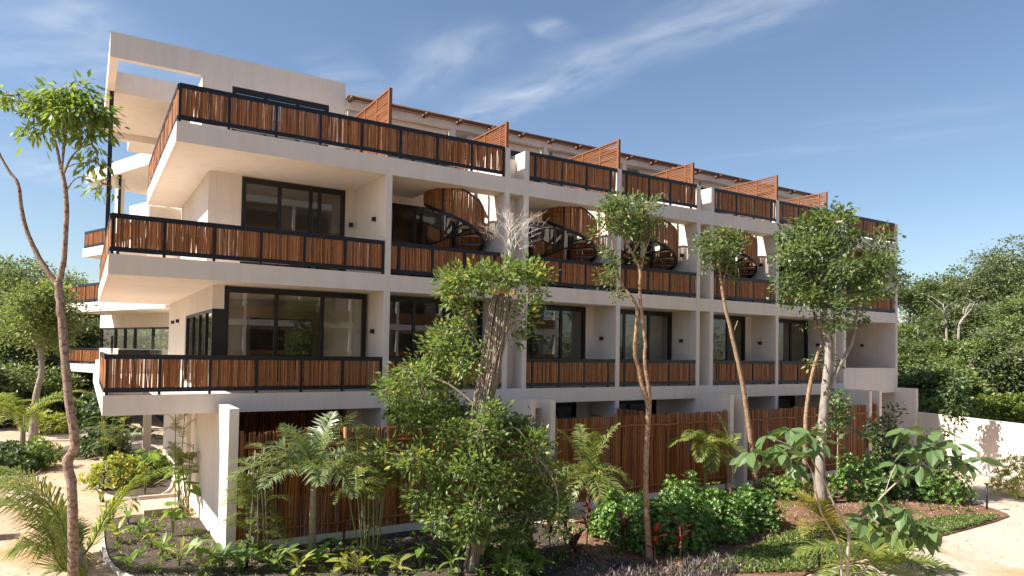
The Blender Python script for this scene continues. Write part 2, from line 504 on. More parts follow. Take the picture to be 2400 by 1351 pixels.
sheet('ground', [(-400, -400), (400, -400), (400, 400), (-400, 400)], GZ - .05, 'forest_floor')
sheet('path', [(-18, -20), (4.2, -20), (4.2, 34), (-18, 34)], GZ - .012, 'ochre_path')
sheet('path', [(4.2, -20), (36, -20), (36, 1), (4.2, 1)], GZ - .008, 'sand_path')
sheet('driveway', [tuple(on(*q)[:2]) for q in ((180, 1003), (372, 1003), (372, 1052), (330, 1056), (240, 1064), (190, 1040))], GZ - .004, 'driveway')


def bed(name, pts, mat, kerb=True, z=GZ + .03, it=2):
    pl = smooth_poly(pts, True, it)
    m = MB(); m.prism([tuple(p) for p in pl], GZ - .04, z)
    o = part(name, m, mat, None, kind='structure')
    if kerb:
        n = len(pl); V = []; F = []
        c = sum(pl) / n
        for i in range(n):
            t = pl[(i + 1) % n] - pl[i - 1]; t /= np.linalg.norm(t) + 1e-9
            nn = np.array((t[1], -t[0]))
            if np.dot(nn, pl[i] - c) < 0: nn = -nn
            for w, h in ((-.01, GZ - .03), (-.01, GZ + .055), (.05, GZ + .055), (.05, GZ - .03)): V.append((*(pl[i] + nn * w), h))
        for i in range(n):
            j = (i + 1) % n
            for k in range(4): F.append((i * 4 + k, j * 4 + k, j * 4 + (k + 1) % 4, i * 4 + (k + 1) % 4))
        m2 = MB(); m2.v = V; m2.f = F
        k_ = part('kerb', m2, 'concrete', o)
    return o


# the long bed before the garden fences: dark soil to the left, reddish mulch to the right
bed('soil_bed', [(.75, -2.0), (.53, -.5), (.54, 2.3), (.6, 3.5), (2.76, 3.4), (2.79, -1.58), (11.7, -1.5), (9.2, -7.0), (8.2, -9.2), (4, -6.5), (1.6, -3.6)], 'soil', False, GZ + .03, 1)
kl = smooth_poly([(.62, 3.45), (.54, 2.3), (.53, -.5), (.75, -2.0), (1.6, -3.6), (4, -6.5)], False, 2); m = MB(); V = []
for i, p in enumerate(kl):
    t = kl[min(i + 1, len(kl) - 1)] - kl[max(i - 1, 0)]; t /= np.linalg.norm(t); nn = np.array((t[1], -t[0]))
    for w, h in ((-.02, GZ - .03), (-.02, GZ + .07), (.055, GZ + .07), (.055, GZ - .03)): V.append((*(p - nn * w * -1), h))
m.v = V; m.f = [(i * 4 + k, i * 4 + 4 + k, i * 4 + 4 + (k + 1) % 4, i * 4 + (k + 1) % 4) for i in range(len(kl) - 1) for k in range(4)]
part('kerb', m, 'concrete', None, kind='structure')
rightbed = [(9.2, -7.2), (11.6, -1.5), (28.25, -1.6)] + [tuple(on(*q)[:2]) for q in ((2184, 1109), (2254, 1156), (2268, 1177), (2358, 1204), (2368, 1214), (2224, 1254), (2167, 1267), (2101, 1287), (2027, 1310), (1934, 1334), (1877, 1351))] + [(10.5, -9.6), (8.0, -9.4)]
bed('mulch_bed', rightbed, 'mulch', False, GZ + .034, 1)
lb = [[(232, 1165), (229, 1112), (300, 1092), (400, 1097), (405, 1155), (330, 1172)], [(234, 1087), (232, 1050), (300, 1040), (372, 1046), (378, 1084), (300, 1092)], [(-60, 1118), (60, 1122), (96, 1108), (97, 1066), (60, 1040), (-80, 1030)],
      [(62, 1022), (150, 1031), (180, 1020), (150, 1004), (60, 1004)]]
for q in lb: bed('soil_bed', [tuple(on(*a)[:2]) for a in q], 'soil', True)

# ------------------------------------------------------------------ the building
B = thing('apartment_building', 'four-storey white plaster apartment block with dark railings filled with reddish stick panels', 'building', (17, 6, GZ))
F1, F2, F3 = 0.0, 3.2, 6.46                    # floor levels; fascia bottoms below
S1, S2, S3 = -.46, 2.738, 5.98
XA = 2.80                                      # left outer wall of the rooms
WY = {1: 1.25, 2: 2.49, 3: 3.9}                # glazing planes
COLS = [6.99, 15.25, 23.51]                    # single columns
PAIRS = [(10.80, 11.50), (19.05, 19.76), (27.31, 28.02)]
T = .17
END = 32.03
YB = 12.0
bays = [(7.16, 10.80), (11.67, 15.25), (15.42, 19.05), (19.93, 23.51), (23.68, 27.31), (28.19, END)]


def bpart(name, mat='plaster', **k):
    def dec(mb): return part(name, mb, mat, B, **k)
    return dec


def box(name, x0, y0, z0, x1, y1, z1, mat='plaster', parent=None):
    o = part(name, MB().box(x0, y0, z0, x1, y1, z1), mat, parent or B)
    return o


# floor slabs (the first two reach round the corner, cut square at the left)
box('floor_slab', .40, 0, S1, END, 17.0, F1)
box('floor_slab', .42, .001, S2, END, 12.2, F2)
# third floor slab with the openings of the spiral stairs
openings = [(8.83, 10.79), (13.30, 15.24), (17.08, 19.04), (21.55, 23.50), (25.34, 27.30), (29.9, 31.9)]
m = MB(); xs = 1.72
for a, b in openings:
    m.box(xs, 0, S3, a, 8.8, F3); m.box(a, 0, S3, b, .66, F3); m.box(a, 2.49, S3, b, 8.8, F3); xs = b
m.box(xs, 0, S3, END, 8.8, F3)
m.box(2.8, 8.8, S3, END, YB, F3)
part('floor_slab', m, 'plaster', B)
# drip edge strip under the corner slabs
for (x, z) in ((1.72, S3), (.42, S2)):
    box('drip_edge', x + .06, .09, z - .012, x + .085, 8.6, z + .01)

# side wall at the corner
box('wall', XA, 1.25, F1, XA + .2, 1.06 + .2, S2)          # corner stub
box('wall', XA, 6.72, F1, XA + .2, 11.8, S2)
box('wall', XA, 1.26, 2.12, XA + .198, 6.72, S2)
box('wall', XA, 2.49, F2, XA + .2, YB, S3)
box('wall', 1.80, 8.9, F2, XA - .002, 9.1, S3)
for k, z in enumerate((5.05, 5.35)): box('ledge', 1.80, 8.86, z, XA - .002, 8.9, z + .06)
# ground storey side wall with a shallow recess
box('wall', XA + .003, -.119, GZ, XA + .2, 4.6, S1)
box('wall', XA + .16, 4.6, GZ, XA + .3, 5.4, S1)
box('wall', XA - .02, 5.4, GZ, XA + .2, 12.5, S1)
box('column', 2.2, 14.4, GZ, 2.5, 14.7, S1)
# back of the building
box('wall', XA + .2, YB - .2, GZ, END, YB, S1)
for z0, z1 in ((F1, S2), (F2, S3), (F3, 9.08)):
    box('wall', XA + .2, YB - .2, z0, END, YB, z1)

# front columns and party walls
for x in COLS:
    box('column', x, .0015, S1, x + T, 1.25, S2 + .002); box('column', x, .0015, F2, x + T, 2.49, S3)
    for z0, z1, y in ((F1, S2, 1.25), (F2, S3, 2.49)): box('party_wall', x, y, z0, x + T, YB - .2, z1, 'room_plaster')
    if x > 8: box('parapet_post', x, .0015, F3, x + T, .30, 7.39)
    box('column', x, -.0015, GZ, x + T, 6.0, S1)
for a, b in PAIRS:
    for x in (a, b):
        box('fin_wall', x, -.004, S1 + .002, x + T, 2.49, 7.37)
        for z0, z1, y in ((F1, S2, 2.49), (F2, S3, 2.49)): box('party_wall', x, y, z0, x + T, YB - .2, z1, 'room_plaster')
        box('garden_wall', x, -1.60, GZ, x + T, 6.0, -.24, 'garden_plaster')
    box('recess_wall', a + T, .50, -.24, b, .62, 7.2)
    box('cap_slab', a + T, -1.12, -.50, b, .49, -.245, 'garden_plaster')
    box('plinth', a + T + .002, -1.3, GZ, b - .002, -.6, GZ + .22, 'garden_plaster')
box('end_wall', END, -.004, GZ, END + T, 9.5, 7.37)
box('garden_wall', END - .05, -.95, GZ, END + .15, -.006, -.24, 'garden_plaster')
box('garden_pillar', 2.80, -1.60, GZ, 3.01, -.12, -.24, 'garden_plaster')
# solid parapet of the last bay with the plunge pool behind it
gx0, gx1 = bays[5]
box('parapet', gx0 + .002, .002, F1, gx1, .16, .66)
box('pool_wall', gx0 + .002, 1.9, F1, gx1 - 1.2, 2.05, .90)
box('pool_coping', gx0 + .002, 1.86, .90, gx1 - 1.2, 2.09, 1.0, 'steel')
part('glass_panel', MB().box(gx0 + .1, 1.96, 1.0, gx1 - 1.2, 1.975, 1.45), 'clear_glass', B)
box('wall', gx0 + .002, 4.2, F1, gx1, 4.4, S2)

# ------------------------------------------------------------------ windows
def window(x0, x1, y, z0, z1, mull, parent=B, fw=.12, mat='frame_black', sash=True):
    """a sliding glazed wall facing the front; mull: x positions of uprights"""
    m = MB()
    m.box(x0, y - .05, z0, x1, y + .06, z0 + fw); m.box(x0, y - .05, z1 - fw * 1.3, x1, y + .06, z1)
    m.box(x0, y - .05, z0 + fw, x0 + fw, y + .06, z1 - fw * 1.3); m.box(x1 - fw, y - .05, z0 + fw, x1, y + .06, z1 - fw * 1.3)
    w = part('window', m, mat, parent)
    xs = [x0 + fw] + list(mull) + [x1 - fw]
    for i, q in enumerate(mull):
        part('mullion', MB().box(q - .05, y - .03, z0 + fw, q + .05, y + .045, z1 - fw * 1.3), mat, w)
    for i in range(len(xs) - 1):
        a = xs[i] + (.05 if i else 0); b = xs[i + 1] - (.05 if i < len(xs) - 2 else 0)
        off = .012 * (i % 2)
        part('pane', MB().box(a, y - .008 + off, z0 + fw, b, y + .002 + off, z1 - fw * 1.3), 'window_glass', w)
    return w


def window_side(x, y0, y1, z0, z1, mull, fw=.07):
    m = MB()
    m.box(x - .03, y0, z0, x + .08, y1, z0 + fw); m.box(x - .03, y0, z1 - fw, x + .08, y1, z1)
    m.box(x - .03, y0, z0 + fw, x + .08, y0 + fw, z1 - fw); m.box(x - .03, y1 - fw, z0 + fw, x + .08, y1, z1 - fw)
    w = part('window', m, 'frame_black', B)
    ys = [y0 + fw] + mull + [y1 - fw]
    for q in mull: part('mullion', MB().box(x - .02, q - .05, z0 + fw, x + .06, q + .05, z1 - fw), 'frame_black', w)
    for i in range(len(ys) - 1):
        part('pane', MB().box(x + .02, ys[i] + (.05 if i else 0), z0 + fw, x + .03, ys[i + 1] - (.05 if i < len(ys) - 2 else 0), z1 - fw), 'window_glass', w)


# corner flat
window(3.08, 6.93, 1.25, F1, 2.72, [4.405, 5.657])
box('corner_panel', XA, 1.2, F1, 3.08, 1.32, 2.12, 'frame_black')
box('wall', XA, 1.2, 2.122, 3.08, 1.262, S2 - .001)
window_side(XA + .05, 1.33, 6.70, F1, 2.11, [2.6, 3.9, 5.3])
window(3.66, 6.63, 2.49, F2, 5.93, [4.70, 5.60, 5.86])
box('wall', XA + .2, 2.46, F2, 3.66, 2.60, S3); box('wall', 6.63, 2.46, F2, 6.99, 2.60, S3); box('lintel', 3.66, 2.46, 5.93, 6.63, 2.60, S3)
# other flats, first and second storey
for i, (a, b) in enumerate(bays):
    w = b - a
    if i < 5:
        if i % 2 == 1:                       # a wall stub at the right of the glazing
            window(a, b - .36, 1.25, F1, 2.71, [a + 1.06 * w / 3.6, a + 2.2 * w / 3.6]); box('wall', b - .36, 1.2, F1, b - .002, 1.36, S2 - .001)
        else:
            window(a, b - .05, 1.25, F1, 2.71, [a + 1.25 * w / 3.6, a + 2.42 * w / 3.6])
    window(a, b - .01, 2.49, F2, 5.75, [a + .95, a + 1.75, a + 2.75])
    box('lintel', a + .001, 2.45, 5.75, b - .001, 2.56, S3 - .001)
    # roof storey glazing under its beam
    window(a + .05, b + .05 if i < 5 else b - .05, 4.25, F3, 8.75, [a + w / 3, a + 2 * w / 3])
    box('lintel', a + .05, 4.20, 8.752, b + (.05 if i < 5 else -.05), 4.32, 9.0)
# ground storey glazing
for a, b in ((XA + .2, 6.99), (7.16, 10.80), (11.67, 15.25), (15.42, 19.05), (19.93, 23.51), (23.68, 27.31)):
    if a > 3.5: window(a + .3, b - .45, 1.6, GZ + .1, S1 - .12, [(a + b) / 2])
    box('wall', a, 1.55, GZ, a + .3, 1.7, S1 - .001); box('wall', b - .45, 1.55, GZ, b - .001, 1.7, S1 - .001)
    box('lintel', a + .3, 1.55, S1 - .12, b - .45, 1.7, S1 - .001)
    box('floor', a, -1.4, GZ - .02, b, 6, GZ + .08, 'concrete')
# things one sees through the glass
box('kitchen_unit', 4.6, 5.6, F1, 6.6, 6.2, 2.1, 'kitchen')
box('curtain', 16.9, 1.6, F1 + .05, 18.9, 1.63, 2.6, 'curtain'); box('curtain', 15.5, 1.62, F1 + .05, 16.3, 1.65, 2.6, 'curtain')
for z0, z1 in ((F1, S2), (F2, S3)):
    for a, b in [(3.0, 6.99)] + bays[:5]: box('room_wall', a, 6.6, z0, b, 6.7, z1, 'room_plaster')
for a, b in [(3.0, 6.99)] + bays[:5]: box('room_wall', a, 5.6, GZ, b, 5.7, S1, 'room_plaster')

# ------------------------------------------------------------------ roof storey and roof
m = MB()                                       # the long parapet beam with the wall below it to the right
m.box(.39, 3.9, 9.08, 7.03, 4.10, 9.78)
m.box(2.76, 3.9, F3, 3.57, 4.098, 9.08); m.box(6.50, 3.9, F3, 7.03, 4.098, 9.08); m.box(3.57, 3.9, 8.95, 6.50, 4.098, 9.08)
part('roof_parapet', m, 'plaster', B)
window(3.57, 6.50, 3.98, F3, 8.95, [4.55, 5.52])
box('roof_beam', .39, 4.101, 9.08, .60, 12.0, 9.779)
box('roof_slab', .602, 7.0, 9.09, 6.9, 12.0, 9.77)
box('roof_edge_beam', .602, 11.7, 8.85, 6.9, 11.99, 9.088)
box('wall', 2.76, 4.10, F3, 2.96, 12.0, 9.088)
box('roof_slab', 1.3, 12.6, 9.09, 6.9, 14.4, 9.45)
box('roof_slab', 7.05, 4.28, 9.0, END, YB, 9.2)
box('roof_beam', 7.04, 3.88, 9.0, END, 4.08, 9.235)
m = None
for x in (10.85, 14.82, 18.79, 22.76, 26.73, 30.7): box('roof_post', x, 3.885, F3, x + .19, 4.075, 8.998)
# steel posts carrying the roof corner
for x, y, zb in ((.53, 6.95, F2), (1.24, 19.2, F2)):
    part('steel_post', MB().box(x - .06, y - .06, zb, x + .06, y + .06, 9.089), 'steel', B)
# log pergola along the roof edge
pg = part('log_pergola', MB().tube([(7.05, 3.70, 9.31), (14, 3.72, 9.29), (22, 3.69, 9.31), (END, 3.72, 9.29)], [.07, .065, .07, .06], 8), 'log', B, True)
x = 7.15
while x < END - .3:
    part('log_rafter', MB().tube([(x, 3.52, 9.22), (x + .02, 5.2, 9.24)], .075, 8), 'log', pg, True)
    x += 1.32
for k in range(9):
    y = 3.95 + k * .17
    part('log_batten', MB().tube([(7.1, y, 9.345), (19, y + .02, 9.35), (END - .1, y, 9.345)], .035, 5), 'log', pg, True)

# ------------------------------------------------------------------ the back wing, turned by 21 degrees
wd = np.array((-.3626, .932)); wn = np.array((.932, .3626))       # along its front, and into it


def wing(p0, s0, s1, t0, t1, z0, z1, name='floor_slab', mat='plaster'):
    p0 = np.array(p0)
    pl = [tuple(p0 + wd * s + wn * t) for s, t in ((s0, t0), (s1, t0), (s1, t1), (s0, t1))]
    return part(name, MB().prism(pl, z0, z1), mat, B)


W2 = (3.047, 14.293); W1 = (3.35, 20.5); W3 = (4.5, 15.3); W4 = (2.273, 15.99)
wing(W2, 0.4, 10.68, 0, 9, S2, F2)
wing(W1, -3.0, 12.8, 0, 9, S1, F1 - .002)
wing(W3, 0, 12.9, 0, 9, S3, F3)
wing(W4, -1.5, 6.6, 0, 9, 9.09, 9.7, 'roof_slab')
wing(W2, 1.0, 12.0, 2.2, 2.4, 2.05, S2, 'wall'); wing(W2, 1.0, 12.0, 2.2, 2.4, F1, .95, 'wall')
wing(W2, 1.0, 4.2, 2.2, 2.4, .95, 2.05, 'wall')
wing(W3, .5, 12.0, 2.0, 2.2, F3, 9.09, 'wall'); wing(W3, .5, 12, 2.0, 2.2, F2, S3, 'wall')
wing(W4, 4.0, 4.3, .4, .7, F3, 9.09, 'column')
for s in (5.6, 11.3):
    p = np.array(W1) + wd * s + wn * .4
    part('column', MB().box(p[0] - .17, p[1] - .17, GZ, p[0] + .17, p[1] + .17, S1), 'plaster', B)
# ribbon window of the wing
wf = wing(W2, 4.2, 12.0, 2.22, 2.30, 1.95, 2.05, 'window', 'frame_black')
for s in (4.2, 6.1, 8.0, 9.1, 10.2, 11.9):
    p = np.array(W2) + wd * s + wn * 2.26
    part('mullion', MB().box(p[0] - .07, p[1] - .07, .95, p[0] + .07, p[1] + .07, 2.05), 'frame_black', wf)
for s0, s1 in ((4.3, 6.0), (6.2, 7.9), (8.1, 9.0), (9.2, 10.1), (10.3, 11.8)):
    pl = [tuple(np.array(W2) + wd * s + wn * t) for s, t in ((s0, 2.25), (s1, 2.25), (s1, 2.26), (s0, 2.26))]
    part('pane', MB().prism(pl, .95, 1.95), 'window_glass', wf)
# low plunge pool wall with a glass screen on the first-storey deck behind the corner
box('pool_wall', .9, 13.6, F1, 2.79, 13.8, .75); box('pool_wall', .9, 13.8, F1, 1.1, 16.9, .75)
part('glass_panel', MB().box(1.15, 13.7, .751, 2.78, 13.715, 1.5), 'clear_glass', B)
part('glass_panel', MB().box(1.0, 13.82, .751, 1.015, 16.5, 1.5), 'clear_glass', B)
box('pool_rail', 1.2, 14.2, .62, 2.78, 14.25, .95, 'steel')


# ------------------------------------------------------------------ railings
def stick_panel(mb, a, b, z0, z1, r0=.0125, r1=.0195, pitch=.0235, wobble=.008, n=5, gap=.05):
    """upright sticks between two floor points a, b"""
    a, b = np.array(a, float), np.array(b, float); ln = np.linalg.norm(b - a); d = (b - a) / ln; nn = np.array((d[1], -d[0]))
    s = .008
    while s < ln - .008:
        r = random.uniform(r0, r1)
        if random.random() > gap * .5:
            j = [random.gauss(0, wobble * .5) for _ in range(3)]
            y = random.uniform(-.012, .012)
            pts = []
            for k, f in enumerate((0, .5, 1)):
                q = a + d * min(max(s + j[k], .005), ln - .005) + nn * (y + random.gauss(0, .004))
                pts.append((q[0], q[1], z0 + (z1 - z0) * f + (random.uniform(-.02, .01) if f == 1 else 0)))
            mb.tube(pts, [r * random.uniform(.85, 1.1), r, r * random.uniform(.75, 1.05)], n, True)
        s += pitch * random.uniform(.75, 1.35)
    return mb


def railing(a, b, z, posts, hi=.93, gap=.05):
    """steel frame with stick panels from floor point a to b; posts: distances of uprights from a"""
    a, b = np.array(a, float), np.array(b, float); ln = np.linalg.norm(b - a); d = (b - a) / ln
    P = lambda s: a + d * s
    m = MB()
    tz = z + hi
    m.beam((*P(0), tz - .055), (*P(ln), tz - .055), .07, .11)
    r = part('railing', m, 'steel', B)
    part('bottom_rail', MB().beam((*P(0), z + .115), (*P(ln), z + .115), .055, .105), 'steel', r)
    for s in posts:
        q = P(min(max(s, .025), ln - .025))
        part('post', MB().beam((*q, z), (*q, tz - .11), .06, .06), 'steel', r)
    e = [0.0] + [s for s in posts if .1 < s < ln - .1] + [ln]
    for i in range(len(e) - 1):
        mb = MB(); stick_panel(mb, P(e[i] + .03), P(e[i + 1] - .03), z + .155, tz - .085, gap=gap)
        if mb.v: part('stick_panel', mb, 'sticks', r, kind='stuff')
    for zz in (.3, .5, .7):
        pass
    return r


def even(ln, n): return [ln * i / n for i in range(n + 1)]


railing((1.76, .045), (10.78, .045), F3, even(9.02, 8))
railing((1.765, .09), (1.765, 8.75), F3, even(8.66, 8)[1:])
railing((.465, .045), (6.97, .045), F2, even(6.505, 6))
railing((.465, .09), (.465, 12.1), F2, even(12.0, 11)[1:])
railing((.445, .045), (6.97, .045), F1, even(6.525, 6), gap=.16)
railing((.445, .09), (.445, 5.5), F1, even(5.4, 5)[1:])
box('parapet', .42, 5.55, F1, .60, 13.4, .55)
for i, (a, b) in enumerate(bays):
    ln = b - a - .01
    ps = [.25, .25 + (ln - .53) / 3, .25 + (ln - .53) * 2 / 3, ln - .28]
    if i > 0: railing((a + .005, .05), (b - .005, .05), F3, ps)
    railing((a + .005, .05), (b - .005, .05), F2, ps)
    if i < 5: railing((a + .005, .05), (b - .005, .05), F1, ps)
# the wing's railings
for W, s0, s1, z, n in ((W2, 1.0, 10.6, F2, 9), (W1, -2.5, 12.7, F1, 14), (W3, 6.0, 12.8, F3, 6)):
    a = np.array(W) + wd * s1 + wn * .05; b = np.array(W) + wd * s0 + wn * .05
    railing(a, b, z, even(s1 - s0, n))
    a2 = np.array(W) + wd * s1 + wn * 3
    railing(a2, a + wn * .05, z, even(2.9, 3))

# ------------------------------------------------------------------ slatted privacy screens between the roof terraces
for x, y0 in [(c_, .02) for c_ in COLS] + [((p[0] + T + p[1]) / 2 - .075, .63) for p in PAIRS]:
    y1, zt = 3.85, 8.41
    m = MB().box(x + .03, y0, F3, x + .12, y0 + .09, zt)
    sc = part('privacy_screen', m, 'screen_frame', B)
    for y in (1.0, 2.0, 3.0, 3.76): part('screen_post', MB().box(x + .035, y, F3, x + .115, y + .06, zt - .03), 'screen_frame', sc)
    part('screen_rail', MB().box(x + .032, y0 + .09, zt - .05, x + .118, y1, zt - .002), 'screen_frame', sc)
    mb = MB(); z = F3 + .1
    while z < zt - .08:
        mb.tube([(x + .07 + random.gauss(0, .005), yy, z + random.gauss(0, .008)) for yy in np.linspace(y0 + .09, y1, 6)], [random.uniform(.020, .028) for _ in range(6)], 5)
        z += .060
    part('slats', mb, 'slats', sc, kind='stuff')

# ------------------------------------------------------------------ spiral stairs on the second-storey balconies
def spiral(cx, cy, R=.93):
    zlo, zhi, per = F2, F3, 2.40
    th0 = math.radians(-165); tot = (zhi - zlo) / per * 2 * math.pi
    Z = lambda th: zlo + (th - th0) / (2 * math.pi) * per
    P = lambda th, r, z: (cx + r * math.cos(-th), cy + r * math.sin(-th), z)
    st = part('spiral_staircase', MB().tube([(cx, cy, F2), (cx, cy, F3 + 1.0)], .06, 10), 'steel', B, True)
    n = 15
    for k in range(n):
        a = th0 + tot * k / n; b = th0 + tot * (k + 1.12) / n; z = Z(a) + per / (2 * math.pi) * tot / n
        pts = [P(a, .06, 0), P(a, R - .03, 0), P((a + b) / 2, R - .02, 0), P(b, R - .03, 0), P(b, .06, 0)]
        tr = part('tread', MB().prism([q[:2] for q in pts], z - .045, z), 'steel', st)
        cxy = sum(np.array(q[:2]) for q in pts) / 5
        ins = [tuple(cxy + (np.array(q[:2]) - cxy) * .86) for q in pts]
        part('tread_inlay', MB().prism(ins, z - .05, z - .046), 'plaster', tr)
    ths = np.linspace(th0 + .15, th0 + tot, 56)
    strip = MB(); hand = MB()
    for mb, dz, h in ((strip, -.02, .11), (hand, .95, .05)):
        vs = []
        for t in ths:
            for r, zz in ((R - .02, 0), (R + .02, 0), (R + .02, h), (R - .02, h)): vs.append(P(t, r, Z(t) + dz + zz))
        fs = []
        for i in range(len(ths) - 1):
            for k in range(4): fs.append((i * 4 + k, i * 4 + (k + 1) % 4, i * 4 + 4 + (k + 1) % 4, i * 4 + 4 + k))
        mb.add(vs, fs)
    part('stringer', strip, 'steel', st); part('handrail', hand, 'steel', st)
    mb = MB(); t = ths[0]
    while t < ths[-1]:
        r = R + random.uniform(-.008, .012)
        z = Z(t); p, q = P(t, r, z + .09), P(t + random.gauss(0, .008), r, z + .955)
        if random.random() > .04: mb.tube([p, ((p[0] + q[0]) / 2, (p[1] + q[1]) / 2, (p[2] + q[2]) / 2), q], [random.uniform(.011, .019) for _ in range(3)], 5)
        t += .0245 * random.uniform(.8, 1.3) / R
    part('stick_panel', mb, 'sticks', st, kind='stuff')
    for f in (.34, .62, .83):
        t = th0 + tot * f
        part('post', MB().beam(P(t, R + .015, Z(t)), P(t, R + .015, Z(t) + .98), .05, .05), 'steel', st)


for a, b in bays: spiral(b - 1.09, 1.24)

# ------------------------------------------------------------------ wall lamps and drain pipe
def wall_lamp(x, y, z, face='x'):
    m = MB()
    if face == 'x': m.box(x - .10, y - .055, z - .06, x - .002, y + .055, z + .06)
    else: m.box(x - .055, y - .10, z - .06, x + .055, y - .002, z + .06)
    w = part('wall_lamp', m, 'lamp_black', B)
    if face == 'x': part('lamp_lens', MB().box(x - .085, y - .04, z - .066, x - .02, y + .04, z - .061), 'lamp_glass', w)


for i, (a, b) in enumerate(bays):
    if i < 5: wall_lamp(b, .72, 1.635)
    wall_lamp(b, .70, 4.84)
wall_lamp(6.99, .745, 1.644); wall_lamp(6.99, .807, 4.838); wall_lamp(6.81, 2.46, 4.9, 'y')
wall_lamp(XA, 10.06, 2.0); wall_lamp(XA, 8.53, 2.0); wall_lamp(END, 1.6, 1.7)
dp = part('drain_pipe', MB().tube([(19.36, .42, 2.55), (19.36, .36, 2.35), (19.36, .42, 2.1), (19.36, .45, -.2)], [.085, .08, .03, .03], 8), 'pipe', B, True)
part('pipe_mouth', MB().tube([(19.36, .30, 2.50), (19.36, .47, 2.46)], [.11, .10], 10), 'pipe', dp, True)
part('dome_camera', MB().tube([(END - .05, -.50, -.86), (END - .10, -.50, -.88), (END - .12, -.50, -.96), (END - .10, -.50, -1.02)], [.05, .065, .06, .02], 10), 'lamp_glass', B, True)
# roof-terrace and balcony furniture is not visible; the shower arms on the ground-storey wall are
sh = part('shower_arm', MB().tube([(XA - .01, 8.0, -1.1), (XA - .45, 8.0, -1.1), (XA - .5, 8.0, -1.16)], .018, 6), 'pipe', B)
part('shower_head', MB().tube([(XA - .5, 8.0, -1.15), (XA - .5, 8.0, -1.19)], [.03, .09], 10), 'pipe', sh)

# ------------------------------------------------------------------ the block across the garden, behind the photographer (mirrored in the glass)
OB = thing('apartment_building', 'white balconied block across the garden, only mirrored in the window glass', 'building', (14, -38, GZ))
for z0, z1 in ((S1, F1), (S2, F2), (S3, F3), (9.2, 9.66), (12.4, 13.0)): part('floor_slab', MB().box(-6, -44, z0, 38, -33, z1), 'plaster', OB)
part('wall', MB().box(-6, -44, GZ, 38, -35.2, 12.4), 'plaster', OB)
for k in range(12): part('column', MB().box(-6 + k * 3.98, -33.4, GZ, -5.8 + k * 3.98, -33.004, 12.4), 'plaster', OB)
for z in (F1, F2, F3, 9.66):
    for k in range(11):
        x = -5.8 + k * 3.98
        part('railing', MB().box(x, -33.1, z + .1, x + 3.78, -33.02, z + .93), 'screen_frame', OB)
        part('window', MB().box(x + .4, -35.25, z, x + 3.3, -35.19, z + 2.5), 'frame_black', OB)

# ------------------------------------------------------------------ garden fences of sticks
def stick_fence(label, x0, x1, y, posts, gap, zt=-.81, rails=True, axis='x', shade=None):
    t = thing('stick_fence', label, 'fence', ((x0 + x1) / 2, y, GZ) if axis == 'x' else (y, (x0 + x1) / 2, GZ), 'stick fences of the ground-floor gardens')
    P = (lambda s, o=0: (s, y + o)) if axis == 'x' else (lambda s, o=0: (y + o, s))
    base = part('base_kerb', MB().beam((*P(x0), GZ + .07), (*P(x1), GZ + .07), .16, .26), 'garden_plaster', t)
    for s in posts:
        part('post', MB().tube([(*P(s, -.03), GZ), (*P(s + .01, -.03), -2), (*P(s - .005, -.03), zt + random.uniform(.02, .09))], [.06, .055, .055], 8), 'log' if False else 'fence_sticks', t, True)
    e = [x0] + [p for p in posts if x0 + .3 < p < x1 - .3] + [x1]
    for i in range(len(e) - 1):
        for zz in ((zt - .33, GZ + .45) if rails else ()):
            q = np.linspace(e[i] + .03, e[i + 1] - .03, 6)
            part('rail', MB().tube([(*P(s, -.05), zz + random.gauss(0, .015)) for s in q], [random.uniform(.03, .04) for _ in q], 6), 'fence_sticks', t, True)
        mb = MB()
        s = e[i] + .02
        while s < e[i + 1] - .015:
            r = random.uniform(.015, .026)
            if random.random() > gap:
                o = random.uniform(-.008, .022)
                top = zt + random.gauss(0, .014) - (.08 if random.random() < .04 else 0)
                mb.tube([(*P(s + random.gauss(0, .012), o), GZ + .2), (*P(s + random.gauss(0, .016), o), -2.2 + random.gauss(0, .2)), (*P(s + random.gauss(0, .016), o), top)], [r * random.uniform(.9, 1.1), r, r * random.uniform(.7, 1)], 5)
            s += .032 * random.uniform(.8, 1.3)
        part('stick_panel', mb, 'fence_sticks', t, kind='stuff')


stick_fence('reddish-brown stick fence right of the bright white garden pillar, behind the silvery palms', 3.02, 10.79, -1.45, [3.10, 5.50, 8.10, 10.74], .03)
stick_fence('reddish-brown stick fence behind the big rounded hedge, in the middle of the facade', 11.68, 19.04, -1.45, [11.74, 14.05, 16.66, 18.93], .02)
stick_fence('reddish-brown stick fence farthest right, behind the grey-barked forked tree', 19.94, 28.01, -1.45, [20.0, 22.7, 25.3, 27.9], .02)
stick_fence('dark stick screen in the shade under the first balcony, behind the front fence', 3.1, 6.9, 3.2, [3.2, 5.0, 6.8], .03, -.47, False)
stick_fence('stick fence running back to the house between the two middle gardens', -1.3, 1.4, 15.33, [-1.2, .1, 1.3], .02, -.72, True, 'y')

# ------------------------------------------------------------------ boundary wall on the right
bw = thing('boundary_wall', 'plain white garden wall on the right, half in sun and half in shade', 'wall', (31.2, -3.4, GZ))
pl = [(32.18, -.96), (30.37, -5.83), (28.2, -11.9), (28.38, -11.96), (30.55, -5.89), (32.36, -1.02)]
part('wall', MB().prism(pl, GZ, -1.3), 'garden_plaster', bw)
sheet('pavement', [(32.1, -1.0), (30.3, -5.85), (28.1, -11.9), (27.5, -11.7), (29.7, -5.6), (31.0, -1.8)], GZ + .002, 'concrete')

